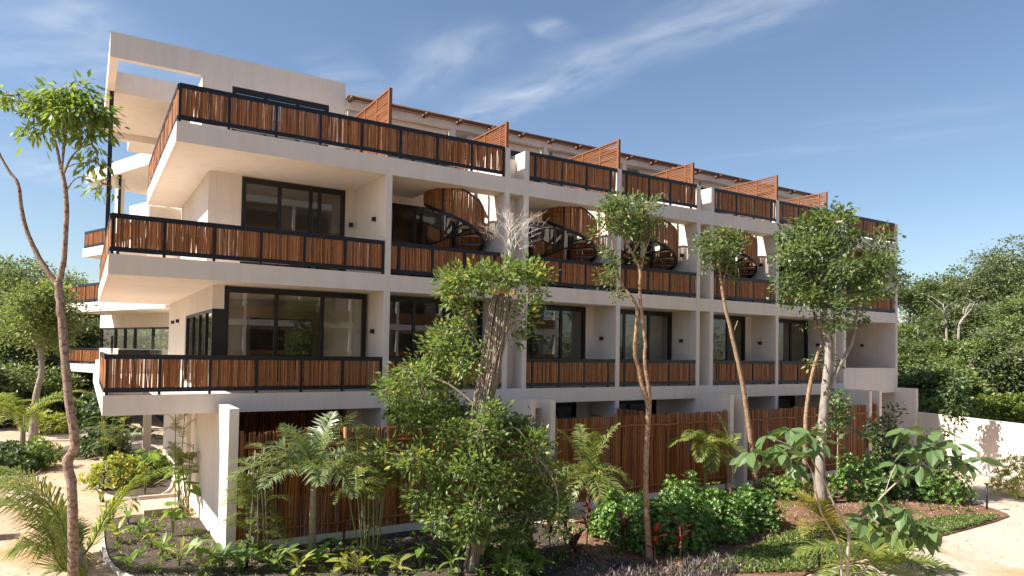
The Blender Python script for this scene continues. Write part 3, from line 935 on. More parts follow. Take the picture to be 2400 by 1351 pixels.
# ------------------------------------------------------------------ plants: helpers
def curve(pts, n=5):
    """Catmull-Rom through points with radii: [(p, r), ...]"""
    P = [np.array(list(p) + [r], float) for p, r in pts]
    if len(P) < 3: return [(q[:3], q[3]) for q in P]
    o = []
    for i in range(len(P) - 1):
        p0, p1, p2, p3 = P[max(i - 1, 0)], P[i], P[i + 1], P[min(i + 2, len(P) - 1)]
        for k in range(n):
            t = k / n
            o.append(.5 * ((2 * p1) + (-p0 + p2) * t + (2 * p0 - 5 * p1 + 4 * p2 - p3) * t * t + (-p0 + 3 * p1 - 3 * p2 + p3) * t ** 3))
    o.append(P[-1])
    return [(q[:3], max(q[3], .002)) for q in o]


def limb(mb, pts, n=7, knob=.06, sub=4):
    c = curve(pts, sub)
    mb.tube([p + np.array([random.gauss(0, .05 * r), random.gauss(0, .05 * r), 0]) for p, r in c], [r * random.uniform(1 - knob, 1 + knob) for p, r in c], n)
    return c


def tree(name, label, d, limbs, blobs, nleaf, ll, lw, bark, leaf, cat='tree', group=None, spread=.13, up=.25, droop=0, twig=.5, base=None, dj=.5, thick=1.0, cl=14):
    """limbs: pixel polylines [(px, py, r[, dd])]; blobs: (px, py, rx, ry[, dd]) ellipses of foliage in pixels at forward depth d"""
    sc = d / FPX
    p0 = limbs[0][0]
    b = np.array(base if base is not None else at(p0[0], p0[1], d + (p0[3] if len(p0) > 3 else 0)), float)
    t = thing(name, label, cat, (b[0], b[1], GZ), group)
    mb = MB(); skel = []
    for li, l in enumerate(limbs):
        pts = [(at(q[0], q[1], d + (q[3] if len(q) > 3 else 0)), q[2] * thick) for q in l]
        if li == 0:
            pts[0] = (np.array([b[0], b[1], GZ - .05]), pts[0][1] * 1.25)
        skel += [p for p, r in limb(mb, pts)]
    skel = np.array(skel)
    tot = sum(q[2] * q[3] for q in blobs); PP = []; DD = []
    for q in blobs:
        dd = (q[4] if len(q) > 4 else rng.uniform(-1, 1) * dj)
        c = at(q[0], q[1], d + dd); rx, ry = q[2] * sc, q[3] * sc; rd = min(rx, ry * 1.6)
        n = max(6, int(nleaf * q[2] * q[3] / tot)); nc = max(2, n // cl)
        u_ = rand_dirs(nc) * (rng.uniform(.15, 1, (nc, 1)) ** .45)
        cc = c + (_r * (u_[:, :1] * rx)) + _u * (u_[:, 1:2] * ry) + _f * (u_[:, 2:] * rd)
        k = np.argmin(np.linalg.norm(skel - c, axis=1)); a = skel[k]
        ctr = (a + c) / 2 + rng.normal(size=3) * .08 * np.linalg.norm(a - c)
        limb(mb, [(a, .022 * thick), (ctr, .016 * thick), (c, .010 * thick)], 5, .05, 3)
        for e in cc:
            if rng.random() < twig: mb.tube([c + (e - c) * .1, (c + e) / 2 + rng.normal(size=3) * .04, e], [.009 * thick, .006, .004], 4)
        wt = rng.random(nc) ** 1.8 + .05; idx = rng.choice(nc, n, p=wt / wt.sum())
        off = rng.normal(size=(n, 3)) * spread * (.6 + .9 * wt[idx][:, None]) * np.array((1, 1, .8))
        PP.append(cc[idx] + off); DD.append(unit(off) * .8 + unit(cc[idx] - c) * .5)
    P = np.concatenate(PP); D = np.concatenate(DD) + rng.normal(size=P.shape) * .35
    D[:, 2] -= droop
    Nn = rand_dirs(len(P), 1.3 + up)
    s = rng.uniform(.65, 1.25, len(P))
    V, F = leaves(P, D, Nn, ll * s, lw * s)
    o = org(t)
    link('crown', raw_mesh('crown', V - o, F, leaf), t)
    part('trunk', mb, bark, t, True)
    return t


def frond(mbV, mbF, pts, ll, lw, n, vee=.35, droop=.25, taper=True, jitter=.12, plum=0.0, fwd=.75):
    """leaflets along a rachis polyline (dense points); appended to the arrays"""
    pts = np.array(pts); seg = np.linalg.norm(np.diff(pts, axis=0), axis=1); s = np.concatenate([[0], np.cumsum(seg)]); s /= s[-1]
    u_ = np.repeat(np.linspace(.10, .995, n), 2) + rng.uniform(-.5, .5, 2 * n) * .6 / n
    u_ = np.clip(u_, .02, 1)
    side = np.tile([1, -1], n).astype(float)
    P = np.stack([np.interp(u_, s, pts[:, k]) for k in range(3)], 1)
    h = .03
    Tn = unit(np.stack([np.interp(np.clip(u_ + h, 0, 1), s, pts[:, k]) - np.interp(np.clip(u_ - h, 0, 1), s, pts[:, k]) for k in range(3)], 1))
    S = unit(np.cross(Tn, np.array((0, 0, 1.0)) + .001)); U = np.cross(S, Tn)
    ang = vee + rng.normal(size=(2 * n, 1)) * jitter + plum * rng.uniform(-1, 1, (2 * n, 1))
    f_ = fwd * (.55 + .75 * u_[:, None])
    D = unit(S * side[:, None] * np.cos(ang) + U * np.sin(ang) + Tn * f_)
    L_ = ll * (np.sin(np.pi * np.clip(u_ * .86 + .12, 0, 1)) ** .6 if taper else np.ones(2 * n)) * rng.uniform(.85, 1.1, 2 * n)
    L_ = L_[:, None]
    Wv = unit(np.cross(D, U)) * lw * .5
    mid = P + D * L_ * .5; D2 = unit(D - np.array((0, 0, droop * 1.6))); tip = mid + D2 * L_ * .5
    V = np.stack([P - Wv * .5, P + Wv * .5, mid - Wv, mid + Wv, tip], 1).reshape(-1, 3)
    i = np.arange(2 * n)[:, None] * 5
    F = np.concatenate([i + np.array([[0, 1, 3]]), i + np.array([[0, 3, 2]]), i + np.array([[2, 3, 4]])], 0)
    mbF.append(F + sum(len(v) for v in mbV)); mbV.append(V)


def arc(p, az, el, ln, sag, n=9):
    """rachis leaving p at azimuth az and elevation el, bending down"""
    pts = [np.array(p, float)]; e = el
    for k in range(n):
        d = np.array((math.cos(az) * math.cos(e), math.sin(az) * math.cos(e), math.sin(e)))
        pts.append(pts[-1] + d * ln / n); e -= sag / n
    return pts


def frond_obj(parent, pts, ll, lw, n, mat, r=.016, stem='stem_green', **k):
    V, F = [], []
    frond(V, F, pts, ll, lw, n, **k)
    o = org(parent)
    fo = link('frond', raw_mesh('frond', np.concatenate(V) - o, np.concatenate(F), mat), parent)
    part('rachis', MB().tube(pts, list(np.linspace(r, r * .2, len(pts))), 5), stem, fo, True)
    return fo


def palm(label, base, h, r, fronds, mat, ll, lw, n, lean=(0, 0), trunk='palm_trunk', group='palms in the garden', rr=.016, name='palm', **k):
    b = np.array((base[0], base[1], GZ)); t = thing(name, label, 'palm', b, group)
    top = b + np.array((lean[0], lean[1], h))
    if h > .15:
        mb = MB(); pts = [(b - np.array((0, 0, .05)), r * 1.35), (b + (top - b) * .15, r * 1.05), (b + (top - b) * .55 + np.array((lean[0] * .1, 0, 0)), r * .9), (top, r * .8)]
        c = curve(pts, 8); mb.tube([p for p, _ in c], [q * (1 + .06 * (i % 2)) for i, (_, q) in enumerate(c)], 9)
        part('trunk', mb, trunk, t, True)
        part('crownshaft', MB().tube([top - np.array((0, 0, .02)), top + np.array((0, 0, .16)), top + np.array((0, 0, .42))], [r * .82, r * .7, r * .3], 8), 'stem_green', t, True)
        top = top + np.array((0, 0, .18))
    for az, el, ln, sag in fronds:
        frond_obj(t, arc(top, math.radians(az), math.radians(el), ln, math.radians(sag)), ll, lw, n, mat, rr, **k)
    return t


# ------------------------------------------------------------------ the trees before the house
tree('tree', 'slender red-barked tree at the left edge, forked in a Y, with drooping leaflets', 13.2,
     [[(172, 1400, .10), (171, 1300, .095), (170, 1200, .09), (166, 1130, .088), (158, 1085, .09), (174, 1052, .09), (173, 1015, .082), (163, 950, .08), (156, 880, .078), (148, 790, .074), (141, 710, .074), (136, 662, .078)],
      [(136, 665, .06), (148, 620, .052), (153, 560, .047), (156, 490, .045), (151, 430, .04), (143, 400, .037)],
      [(143, 402, .028), (133, 345, .022), (118, 302, .015), (103, 262, .009)], [(144, 400, .026), (151, 335, .021), (157, 290, .015), (163, 248, .008)],
      [(147, 412, .024), (166, 372, .019), (190, 342, .013), (214, 303, .008)], [(157, 446, .014), (176, 420, .011), (206, 414, .009), (242, 430, .005)], [(150, 395, .01), (182, 384, .008), (222, 378, .005)],
      [(113, 295, .012), (98, 288, .010), (72, 260, .008), (40, 213, .005)],
      [(136, 668, .058), (108, 632, .05), (84, 590, .045), (62, 540, .04), (50, 490, .037), (42, 432, .033), (20, 400, .028), (-5, 355, .025), (-40, 280, .02)]],
     [(110, 228, 30, 22), (150, 222, 38, 20), (190, 222, 38, 22), (120, 265, 40, 22), (165, 262, 45, 24), (210, 262, 38, 24), (236, 292, 22, 22), (80, 300, 24, 16), (140, 300, 30, 14), (200, 305, 34, 18), (15, 222, 26, 14), (45, 238, 16, 10), (222, 376, 26, 12), (232, 440, 18, 10), (262, 436, 10, 8), (215, 335, 10, 12)],
     1500, .19, .072, 'bark_gumbo', 'leaf_gumbo', spread=.10, droop=.75, twig=.6, dj=.35, cl=9)

t2 = tree('tree', 'vine-covered leafy tree in the middle with hanging roots and a bare white top', 14.6,
     [[(1108, 1345, .12), (1120, 1250, .095), (1116, 1150, .09), (1112, 1050, .09), (1130, 950, .09), (1150, 860, .085), (1165, 780, .08), (1176, 700, .07), (1188, 640, .055)],
      [(1130, 1300, .05), (1142, 1200, .05), (1130, 1120, .04), (1175, 1080, .02)], [(1092, 1330, .045), (1100, 1240, .04), (1080, 1150, .03), (1040, 1090, .02)],
      [(1150, 860, .03), (1100, 770, .022), (1060, 700, .015)], [(1125, 960, .03), (1050, 900, .022), (980, 880, .015)], [(1115, 1060, .03), (1200, 1000, .02), (1250, 1060, .014)], [(1170, 760, .025), (1225, 740, .015), (1240, 700, .01)]],
     [(1048, 668, 30, 24), (1080, 690, 38, 28), (1085, 650, 38, 22), (1130, 645, 44, 26), (1175, 645, 46, 26, -.4), (1220, 640, 44, 24, -.3), (1262, 650, 24, 22), (1255, 690, 20, 18), (1150, 660, 40, 20, -.5), (1232, 745, 24, 32), (1216, 800, 10, 22),
      (1100, 730, 26, 18), (1070, 780, 46, 26), (1035, 820, 48, 30), (1085, 840, 40, 34), (1000, 870, 48, 30), (960, 880, 36, 26), (1050, 890, 44, 34), (925, 915, 48, 26), (985, 930, 54, 36), (900, 910, 26, 16), (1050, 950, 44, 36), (945, 975, 36, 30), (1000, 1000, 50, 36), (1060, 1020, 46, 44),
      (1160, 985, 34, 46), (1200, 1020, 44, 38), (1245, 1050, 44, 40), (1230, 1000, 30, 22), (1275, 1095, 44, 34), (1180, 1080, 50, 44), (1120, 1100, 46, 46), (1040, 1090, 50, 40), (975, 1080, 44, 30), (925, 1105, 30, 20), (1240, 1140, 56, 40), (1300, 1150, 34, 34), (1000, 1150, 44, 34), (1090, 1180, 56, 38), (1170, 1190, 56, 38), (1250, 1210, 50, 30), (1310, 1215, 22, 22), (1030, 1215, 40, 26), (1110, 1240, 50, 22), (1200, 1255, 40, 20), (985, 1195, 22, 18), (1300, 1185, 26, 24), (900, 1060, 20, 14), (1125, 1010, 34, 38, -.6), (1108, 1095, 44, 44, -.65), (1122, 1185, 48, 36, -.65), (1160, 965, 22, 34, -.55), (1180, 1130, 36, 34, -.6), (1110, 1245, 30, 18, -.5)],
     17500, .135, .062, 'bark_root', 'leaf_vine', spread=.10, dj=.6, cl=20)
mb = MB(); bpx = lambda y: np.interp(y, [640, 700, 780, 860, 950, 1050, 1150, 1250, 1345], [1188, 1176, 1165, 1150, 1132, 1114, 1118, 1120, 1110])
for k in range(120):                            # the mantle of hanging roots
    y0 = random.uniform(672, 760); y1 = random.uniform(900, 1345); a0 = random.uniform(0, 6.28); tw = random.uniform(-1.4, 1.4); pts = []; rr = random.uniform(.35, .85)
    for f in np.linspace(0, 1, 9):
        y = y0 + (y1 - y0) * f; R_ = np.interp(y, [670, 720, 800, 900, 1000, 1150, 1345], [.20, .30, .29, .27, .24, .20, .24]) * rr
        a = a0 + tw * f
        pts.append(at(bpx(y), y, 14.6) + _r * math.cos(a) * R_ + _f * math.sin(a) * R_ + rng.normal(size=3) * .012)
    mb.tube(pts, [random.uniform(.006, .014) for _ in pts], 4)
part('hanging_roots', mb, 'bark_root', t2, True)
mb = MB(); q = [at(1178, 690, 14.6) + _r * math.cos(a) * .29 + _f * math.sin(a) * .29 + np.array((0, 0, .02 * math.sin(3 * a))) for a in np.linspace(0, 6.3, 26)]
for dz in (0, .035, .07): mb.tube([p + np.array((0, 0, dz)) for p in q], .011, 5)
part('yellow_rope', mb, 'rope', t2, True)
mb = MB()


def bare(mb, p, d, ln, r, lev):
    d = d / np.linalg.norm(d); pts = [p]; 
    for k in range(4):
        d = d + rng.normal(size=3) * .16; d /= np.linalg.norm(d); pts.append(pts[-1] + d * ln / 4)
    mb.tube(pts, list(np.linspace(r, r * .55, 5)), 5 if lev < 2 else 3)
    if lev < 4:
        for k in range(3 if lev else 4):
            f = random.uniform(.35, 1); i = min(int(f * 4), 3); q = pts[i] + (pts[i + 1] - pts[i]) * (f * 4 - i)
            bare(mb, q, d + rng.normal(size=3) * .5 + np.array((0, 0, .25)), ln * random.uniform(.5, .75), r * .55, lev + 1)


limb(mb, [(at(1190, 655, 14.6), .05), (at(1192, 620, 14.6), .045), (at(1196, 585, 14.6), .038), (at(1193, 560, 14.6), .02)], 7)
for dx, dz, ln in ((-.5, .9, .62), (.05, 1, .70), (.45, .9, .68), (.8, .7, .62), (-.15, 1, .55), (.3, 1, .5), (-.3, 1, .75), (.6, 1, .7), (.2, 1, .75), (.9, .9, .5), (-.6, .7, .45)):
    bare(mb, at(1194, 570 + 50 * random.random(), 14.6), _r * dx + np.array((0, 0, dz)) + _f * random.uniform(-.4, .4), ln * .98, .0085, 1)
part('bare_branches', mb, 'bark_white', t2)

tree('tree', 'thin twin-stemmed coppery tree rising beside the hedge in front of the middle bays', 15.5,
     [[(1524, 1325, .075), (1516, 1210, .068), (1513, 1110, .064), (1517, 1010, .062), (1519, 950, .06), (1503, 900, .05), (1497, 865, .046), (1487, 822, .044), (1493, 752, .042), (1492, 720, .04), (1477, 693, .034), (1452, 657, .028), (1440, 600, .02), (1432, 550, .014)],
      [(1521, 960, .05), (1522, 925, .048), (1511, 851, .042), (1512, 801, .04), (1503, 733, .038), (1499, 675, .036), (1500, 635, .034), (1482, 594, .03), (1466, 564, .026), (1470, 520, .018), (1462, 480, .01)],
      [(1500, 640, .02), (1512, 590, .016), (1530, 540, .011), (1545, 505, .006)], [(1482, 596, .02), (1500, 560, .015), (1505, 510, .009)], [(1466, 566, .018), (1440, 540, .013), (1410, 545, .007)], [(1475, 540, .012), (1485, 490, .009), (1483, 440, .004)], [(1530, 540, .006), (1560, 520, .003)], [(1500, 600, .006), (1530, 585, .005), (1560, 560, .003)]],
     [(1425, 480, 22, 16), (1455, 472, 26, 18), (1490, 470, 20, 14), (1520, 480, 18, 14), (1430, 510, 26, 18), (1465, 505, 28, 20), (1500, 505, 22, 18), (1530, 520, 18, 14), (1455, 535, 24, 16), (1490, 540, 22, 18), (1408, 535, 12, 10), (1396, 550, 8, 6), (1510, 565, 16, 14), (1425, 590, 14, 12), (1440, 615, 10, 14), (1432, 650, 12, 16), (1445, 690, 8, 14), (1500, 600, 10, 10), (1412, 640, 8, 8)],
     2700, .105, .048, 'bark_copper', 'leaf_tree', spread=.075, dj=.35, twig=.8, cl=14)

tree('tree', 'thin leaning coppery tree with a small pale green tuft before the drain-pipe recess', 22.9,
     [[(1776, 1168, .10), (1766, 1085, .085), (1756, 1005, .08), (1741, 905, .075), (1726, 835, .07), (1712, 772, .065), (1700, 722, .058), (1692, 675, .05), (1686, 630, .035), (1676, 590, .022), (1660, 565, .012)],
      [(1692, 672, .03), (1704, 628, .024), (1718, 595, .015), (1728, 570, .008)], [(1686, 632, .02), (1690, 590, .014), (1688, 555, .008)], [(1716, 785, .02), (1726, 762, .018), (1729, 752, .015)]],
     [(1645, 560, 16, 14), (1668, 555, 18, 16), (1692, 552, 18, 16), (1715, 570, 18, 14), (1738, 562, 12, 12), (1655, 585, 16, 14), (1682, 585, 20, 16), (1708, 595, 16, 14), (1670, 612, 16, 12), (1695, 618, 14, 12), (1730, 628, 10, 8), (1650, 630, 8, 8), (1718, 645, 8, 6)],
     1700, .14, .064, 'bark_copper', 'leaf_tree', spread=.11, dj=.4, twig=.8, cl=13)

tree('tree', 'grey-barked forked tree with the dense round green crown before the right-hand bays', 21.8,
     [[(1924, 1188, .17), (1922, 1100, .15), (1927, 1010, .145), (1934, 930, .14), (1939, 870, .13), (1942, 818, .12), (1932, 755, .10), (1927, 700, .085), (1925, 640, .06), (1915, 580, .03)],
      [(1940, 930, .08), (1950, 895, .075), (1974, 847, .065), (1996, 801, .06), (2009, 738, .05), (2021, 696, .042), (2035, 650, .03), (2055, 600, .016)],
      [(1942, 900, .06), (1951, 850, .055), (1952, 790, .05), (1958, 720, .04), (1965, 650, .03), (1970, 580, .015)], [(1927, 700, .04), (1900, 650, .03), (1870, 600, .015)], [(2021, 696, .025), (2060, 660, .016), (2100, 655, .008)]],
     [(1850, 555, 26, 22), (1885, 535, 30, 24), (1920, 520, 32, 22), (1955, 515, 28, 20), (1990, 512, 18, 14), (1860, 600, 34, 28), (1905, 580, 38, 30), (1950, 570, 36, 30), (1985, 565, 22, 26), (1880, 650, 38, 28), (1930, 640, 40, 32), (1975, 625, 30, 28), (1850, 665, 24, 22), (1845, 700, 18, 14), (1890, 695, 34, 20), (1940, 690, 34, 22), (1985, 680, 28, 22), (2020, 650, 28, 24), (2045, 610, 26, 24), (2060, 570, 18, 18), (2072, 545, 10, 10), (2075, 630, 20, 22), (2060, 680, 24, 18), (2030, 695, 20, 14), (2092, 610, 14, 18), (2098, 655, 16, 12), (2118, 655, 8, 8), (1828, 545, 8, 10), (1835, 590, 12, 12),
      (1970, 725, 18, 16), (2015, 742, 16, 12), (1955, 760, 16, 14), (1895, 745, 9, 9), (1985, 755, 14, 12), (1940, 842, 14, 10), (1905, 848, 8, 6), (1965, 935, 9, 14), (1960, 965, 14, 18), (1935, 1000, 10, 8), (1965, 715, 20, 14)],
     9500, .15, .080, 'bark_grey', 'leaf_tree', spread=.14, dj=.7, cl=18)
tree('tree', 'thin copper-red bare trunk leaning beside the grey-barked forked tree', 22.3,
     [[(1887, 1168, .085), (1886, 1080, .075), (1888, 1000, .07), (1893, 937, .068), (1903, 882, .062), (1917, 831, .056), (1929, 796, .052), (1913, 751, .045), (1904, 711, .035), (1908, 670, .02)], [(1906, 712, .015), (1918, 700, .01)]],
     [(1905, 665, 16, 12), (1925, 685, 12, 10)], 160, .13, .06, 'bark_copper', 'leaf_tree', spread=.1, cl=9)
tree('sapling', 'slim dark-leaved young tree standing before the shaded part of the boundary wall', 27.2,
     [[(2237, 1113, .03), (2239, 1100, .026), (2238, 1010, .022), (2240, 930, .014), (2241, 885, .006)]],
     [(2240, 898, 16, 16), (2238, 925, 20, 18), (2242, 950, 20, 16), (2238, 972, 14, 12), (2226, 1010, 12, 8)], 800, .19, .10, 'stem_tan', 'leaf_dark', spread=.10, dj=.1, droop=.35)
tree('shrub', 'tall red-flowering bush beside the last garden wall', 23.0,
     [[(2068, 1120, .03), (2070, 1070, .025), (2072, 1020, .018), (2085, 970, .008)], [(2070, 1060, .015), (2050, 1000, .01), (2045, 970, .005)], [(2072, 1050, .015), (2095, 1010, .008)]],
     [(2048, 990, 14, 14), (2060, 1010, 14, 12), (2085, 985, 14, 14), (2088, 1020, 18, 18), (2066, 1040, 16, 16), (2085, 1060, 22, 18), (2108, 1045, 14, 12), (2060, 1075, 20, 14), (2095, 965, 8, 10)], 900, .16, .09, 'stem_tan', 'leaf_dark', 'shrub', spread=.10, dj=.2)
fl = [o for o in bpy.data.objects if o.get('label', '').startswith('tall red-flowering')][0]
for q in ((2046, 978), (2050, 985), (2042, 980), (2053, 978), (2092, 1062)):
    P = np.repeat([at(q[0], q[1], 22.75)], 9, 0); V, F = leaves(P, rand_dirs(9, .4), rand_dirs(9), .07, .035)
    link('flower', raw_mesh('flower', V - org(fl), F, 'red_flower'), fl)
tree('shrub', 'slim bush with reddish berries climbing beside the grey tree trunk', 23.5,
     [[(1962, 1110, .02), (1964, 1000, .016), (1966, 930, .008)]], [(1962, 925, 10, 14), (1970, 950, 16, 16), (1965, 985, 16, 18), (1978, 970, 12, 12), (1955, 1010, 12, 14)], 420, .14, .08, 'stem_tan', 'leaf_dark', 'shrub', spread=.10, dj=.2)

# ------------------------------------------------------------------ palms
def star(n, el, ln, sag, a0=0, jit=10):
    return [(a0 + 360 * i / n + random.uniform(-jit, jit), random.uniform(*el), ln * random.uniform(.85, 1.1), random.uniform(*sag)) for i in range(n)]


palm('silvery feather palm with a short pale trunk before the first stick fence', on(731, 1307), 1.55, .085, star(13, (22, 60), 1.85, (65, 105)) + star(4, (70, 84), 1.7, (40, 70), 40), 'leaf_palm_silver', .52, .036, 50, plum=.45, droop=.35, rr=.02)
# the tall thin-caned palm against the pillar
def cane_palm(label, b, canes, mat, stem='stem_green', ll=.24, lw=.022, n=22, skirt=0):
    b = np.array((b[0], b[1], GZ)); t = thing('cane_palm', label, 'palm', b, 'clumping cane palms')
    for (dx, dy, h, tx, ty, r) in canes:
        p0 = b + np.array((dx, dy, -.03)); p1 = b + np.array((dx + tx, dy + ty, h))
        part('cane', MB().tube([p0, p0 * .6 + p1 * .4 + np.array((tx * .05, 0, 0)), p1], [r, r * .85, r * .6], 6), stem, t, True)
        for k in range(5):
            f = random.uniform(.72, 1.0) if not skirt else random.uniform(.25, 1.0)
            frond_obj(t, arc(p0 + (p1 - p0) * f, random.uniform(0, 6.28), math.radians(random.uniform(15, 65)), random.uniform(.55, .9), math.radians(random.uniform(40, 95)), 6), ll, lw, n, mat, .007, plum=.15, droop=.3)
    return t


cane_palm('bushy yellow-green cane palm growing up beside the bright white pillar', on(602, 1318), [(random.uniform(-.25, .25), random.uniform(-.2, .2), random.uniform(1.5, 2.5), random.uniform(-.3, .3), random.uniform(-.3, .2), .018) for _ in range(11)], 'leaf_palm', skirt=1, stem='stem_tan')
cane_palm('clump of thin upright canes with sparse fronds before the first stick fence', on(866, 1325), [(random.uniform(-.2, .2), random.uniform(-.15, .15), random.uniform(1.8, 3.0), random.uniform(-.55, .55), random.uniform(-.4, .3), .016) for _ in range(16)], 'leaf_palm', n=16)
cane_palm('dark wispy cane palm against the shaded side wall, left of the bright pillar', on(428, 1200), [(random.uniform(-.2, .2), random.uniform(-.3, .3), random.uniform(1.2, 3.1), random.uniform(-.3, .2), random.uniform(-.3, .3), .014) for _ in range(7)], 'leaf_palm', n=16)
cane_palm('leggy cane palm in the bed beside the driveway under the corner balcony', on(262, 1080), [(random.uniform(-.3, .3), random.uniform(-.3, .3), random.uniform(1.4, 2.6), random.uniform(-.4, .4), random.uniform(-.3, .3), .018) for _ in range(8)], 'leaf_palm', n=16, skirt=1)
palm('bushy feather palm between the vine-covered tree and the hedge', on(1378, 1232), 1.05, .06, star(11, (20, 60), 1.55, (90, 140), 15) + star(4, (70, 86), 1.6, (25, 50), 70), 'leaf_palm', .45, .036, 40, plum=.3, droop=.45)
palm('small wind-bent palm with a slim green trunk before the middle stick fence', on(1652, 1170), 1.5, .06, [(200, 55, 1.75, 95), (175, 38, 1.6, 80), (235, 10, 1.3, 100), (0, 30, 1.5, 100), (-30, 20, 1.3, 110), (40, 50, 1.3, 100), (290, -5, 1.0, 70), (215, 30, 1.4, 100), (-60, 40, 1.2, 100)], 'leaf_coconut', .45, .040, 38, trunk='stem_green', droop=.4)
palm('thin palm seedling with a pinkish stem beside the middle pair of garden walls', on(1712, 1172), 1.45, .05, [(100, 78, 1.2, 30), (180, 60, 1.1, 50), (20, 55, .9, 60), (250, 30, .8, 80)], 'leaf_palm', .30, .03, 18, trunk='stem_red')
palm('low palm with yellowing fronds at the foot of the grey-barked tree', on(1950, 1250), .12, .05, [(170, 48, 1.9, 55), (195, 32, 2.0, 60), (140, 60, 1.7, 55), (215, 22, 1.6, 50), (100, 60, 1.4, 60), (185, 60, 1.7, 60)], 'leaf_palm_yellow', .55, .042, 34, droop=.2)
palm('low green coconut seedling at the path edge behind the large-leaved sapling', on(2065, 1352), .12, .06, [(150, 45, 2.0, 80), (175, 30, 1.9, 75), (200, 38, 2.2, 70), (20, 35, 1.7, 70), (-15, 45, 1.8, 80), (300, 40, 1.6, 90), (60, 60, 1.7, 70), (250, 55, 1.5, 90)], 'leaf_coconut', .6, .042, 46, droop=.3)
palm('silvery-fronded palm half hidden before the last stick fence', on(2032, 1150), 1.5, .05, star(7, (35, 70), 1.2, (70, 120)), 'leaf_palm_silver', .42, .032, 30, droop=.3)
palm('young coconut palm beside the path at the far left', on(52, 1064), 1.1, .11, star(9, (30, 72), 3.0, (60, 110)), 'leaf_coconut', .70, .05, 36, droop=.35, rr=.03)
palm('young palm with upright fronds at the left picture edge beyond the path', on(-30, 1060), .6, .1, star(7, (40, 75), 2.6, (60, 100), 30), 'leaf_palm', .7, .05, 30, droop=.3, rr=.03)
# the coconut palm whose fronds rise into the lower left corner
b = at(185, 1362, 14.1); cp = thing('palm', 'large coconut palm rising from the lower left corner, its fronds spread across the path', 'palm', (b[0], b[1], GZ), 'palms in the garden')
part('trunk', MB().tube([(b[0], b[1], GZ - .05), (b[0], b[1], GZ + .25), (b[0], b[1], GZ + .5)], [.16, .13, .09], 9), 'palm_trunk', cp, True)
b = np.array((b[0], b[1], GZ + .3))
for pl, e, fw, dr in (([(214, 1277, -.1), (254, 1200, -.2), (300, 1142, -.3), (354, 1108, -.4), (420, 1094, -.5)], .62, 2.4, .35),
           ([(158, 1270, .1), (132, 1195, .15), (92, 1148, .2), (40, 1112, .2), (-20, 1088, .1)], .85, .9, .55),
           ([(140, 1300, -.4), (100, 1222, -.7), (45, 1182, -.9), (-30, 1172, -1.0)], .85, .9, .55),
           ([(165, 1300, .5), (152, 1240, .8), (136, 1205, 1.0), (115, 1190, 1.2)], .7, .9, .5),
           ([(150, 1335, -.5), (118, 1290, -.8), (75, 1275, -1.0), (25, 1295, -1.1)], .8, .9, .6),
           ([(165, 1290, -.2), (138, 1215, -.2), (85, 1160, -.3), (20, 1135, -.4), (-50, 1130, -.5)], .85, .9, .6),
           ([(172, 1310, .3), (166, 1262, .5), (158, 1225, .6)], .7, 1.6, .4)):
    c = [p for p, _ in curve([(b, .02)] + [(at(x, y, 14.1 + dd), .02) for x, y, dd in pl], 4)]
    frond_obj(cp, c, e * 1.12, .036, 76, 'leaf_coconut', .024, vee=-.05, droop=dr, jitter=.22, fwd=fw)

# ------------------------------------------------------------------ shrubs and hedges
def shrub(label, px, py, rx, h, n, mat, ll, lw, z=GZ, group=None, ros=7, name='shrub', stems=True, ry=None, cat='shrub'):
    b = on(px, py); ry = ry or rx
    t = thing(name, label, cat, (b[0], b[1], GZ), group)
    u_ = rand_dirs(n); u_[:, 2] = np.abs(u_[:, 2]) ; u_ *= rng.uniform(.25, 1, (n, 1)) ** .35
    lump = 1 + .22 * np.sin(u_[:, :1] * 7 + px) * np.cos(u_[:, 1:2] * 6 + py) + rng.normal(size=(n, 1)) * .05
    C = np.array((b[0], b[1], GZ + .12)) + u_ * lump * np.array((rx, ry, h))
    out = unit(u_ * np.array((1, 1, 1.2)) + rng.normal(size=(n, 3)) * .35 + np.array((0, 0, .35)))
    a1 = unit(np.cross(out, np.array((.3, .2, .9)))); a2 = np.cross(out, a1)
    k = np.arange(ros) / ros * 2 * np.pi
    ph = k[None, :] + rng.uniform(0, 6.28, (n, 1))
    D = (a1[:, None, :] * np.cos(ph)[:, :, None] + a2[:, None, :] * np.sin(ph)[:, :, None]) + out[:, None, :] * rng.uniform(.35, 1.0, (n, ros, 1))
    P = np.repeat(C[:, None, :], ros, 1).reshape(-1, 3); D = D.reshape(-1, 3)
    Nn = np.repeat(out[:, None, :], ros, 1).reshape(-1, 3) + .001
    s = rng.uniform(.7, 1.2, len(P))
    V, F = leaves(P, D, Nn, ll * s, lw * s)
    link('foliage', raw_mesh('foliage', V - org(t), F, mat), t)
    if stems:
        mb = MB()
        for c in C[rng.integers(0, n, 14)]:
            q = np.array((b[0] + random.gauss(0, rx * .15), b[1] + random.gauss(0, ry * .15), GZ - .03)); mb.tube([q, (q + c) / 2 + rng.normal(size=3) * .05, c], [.014, .011, .006], 5)
        part('stems', mb, 'bark_brown', t)
    return t


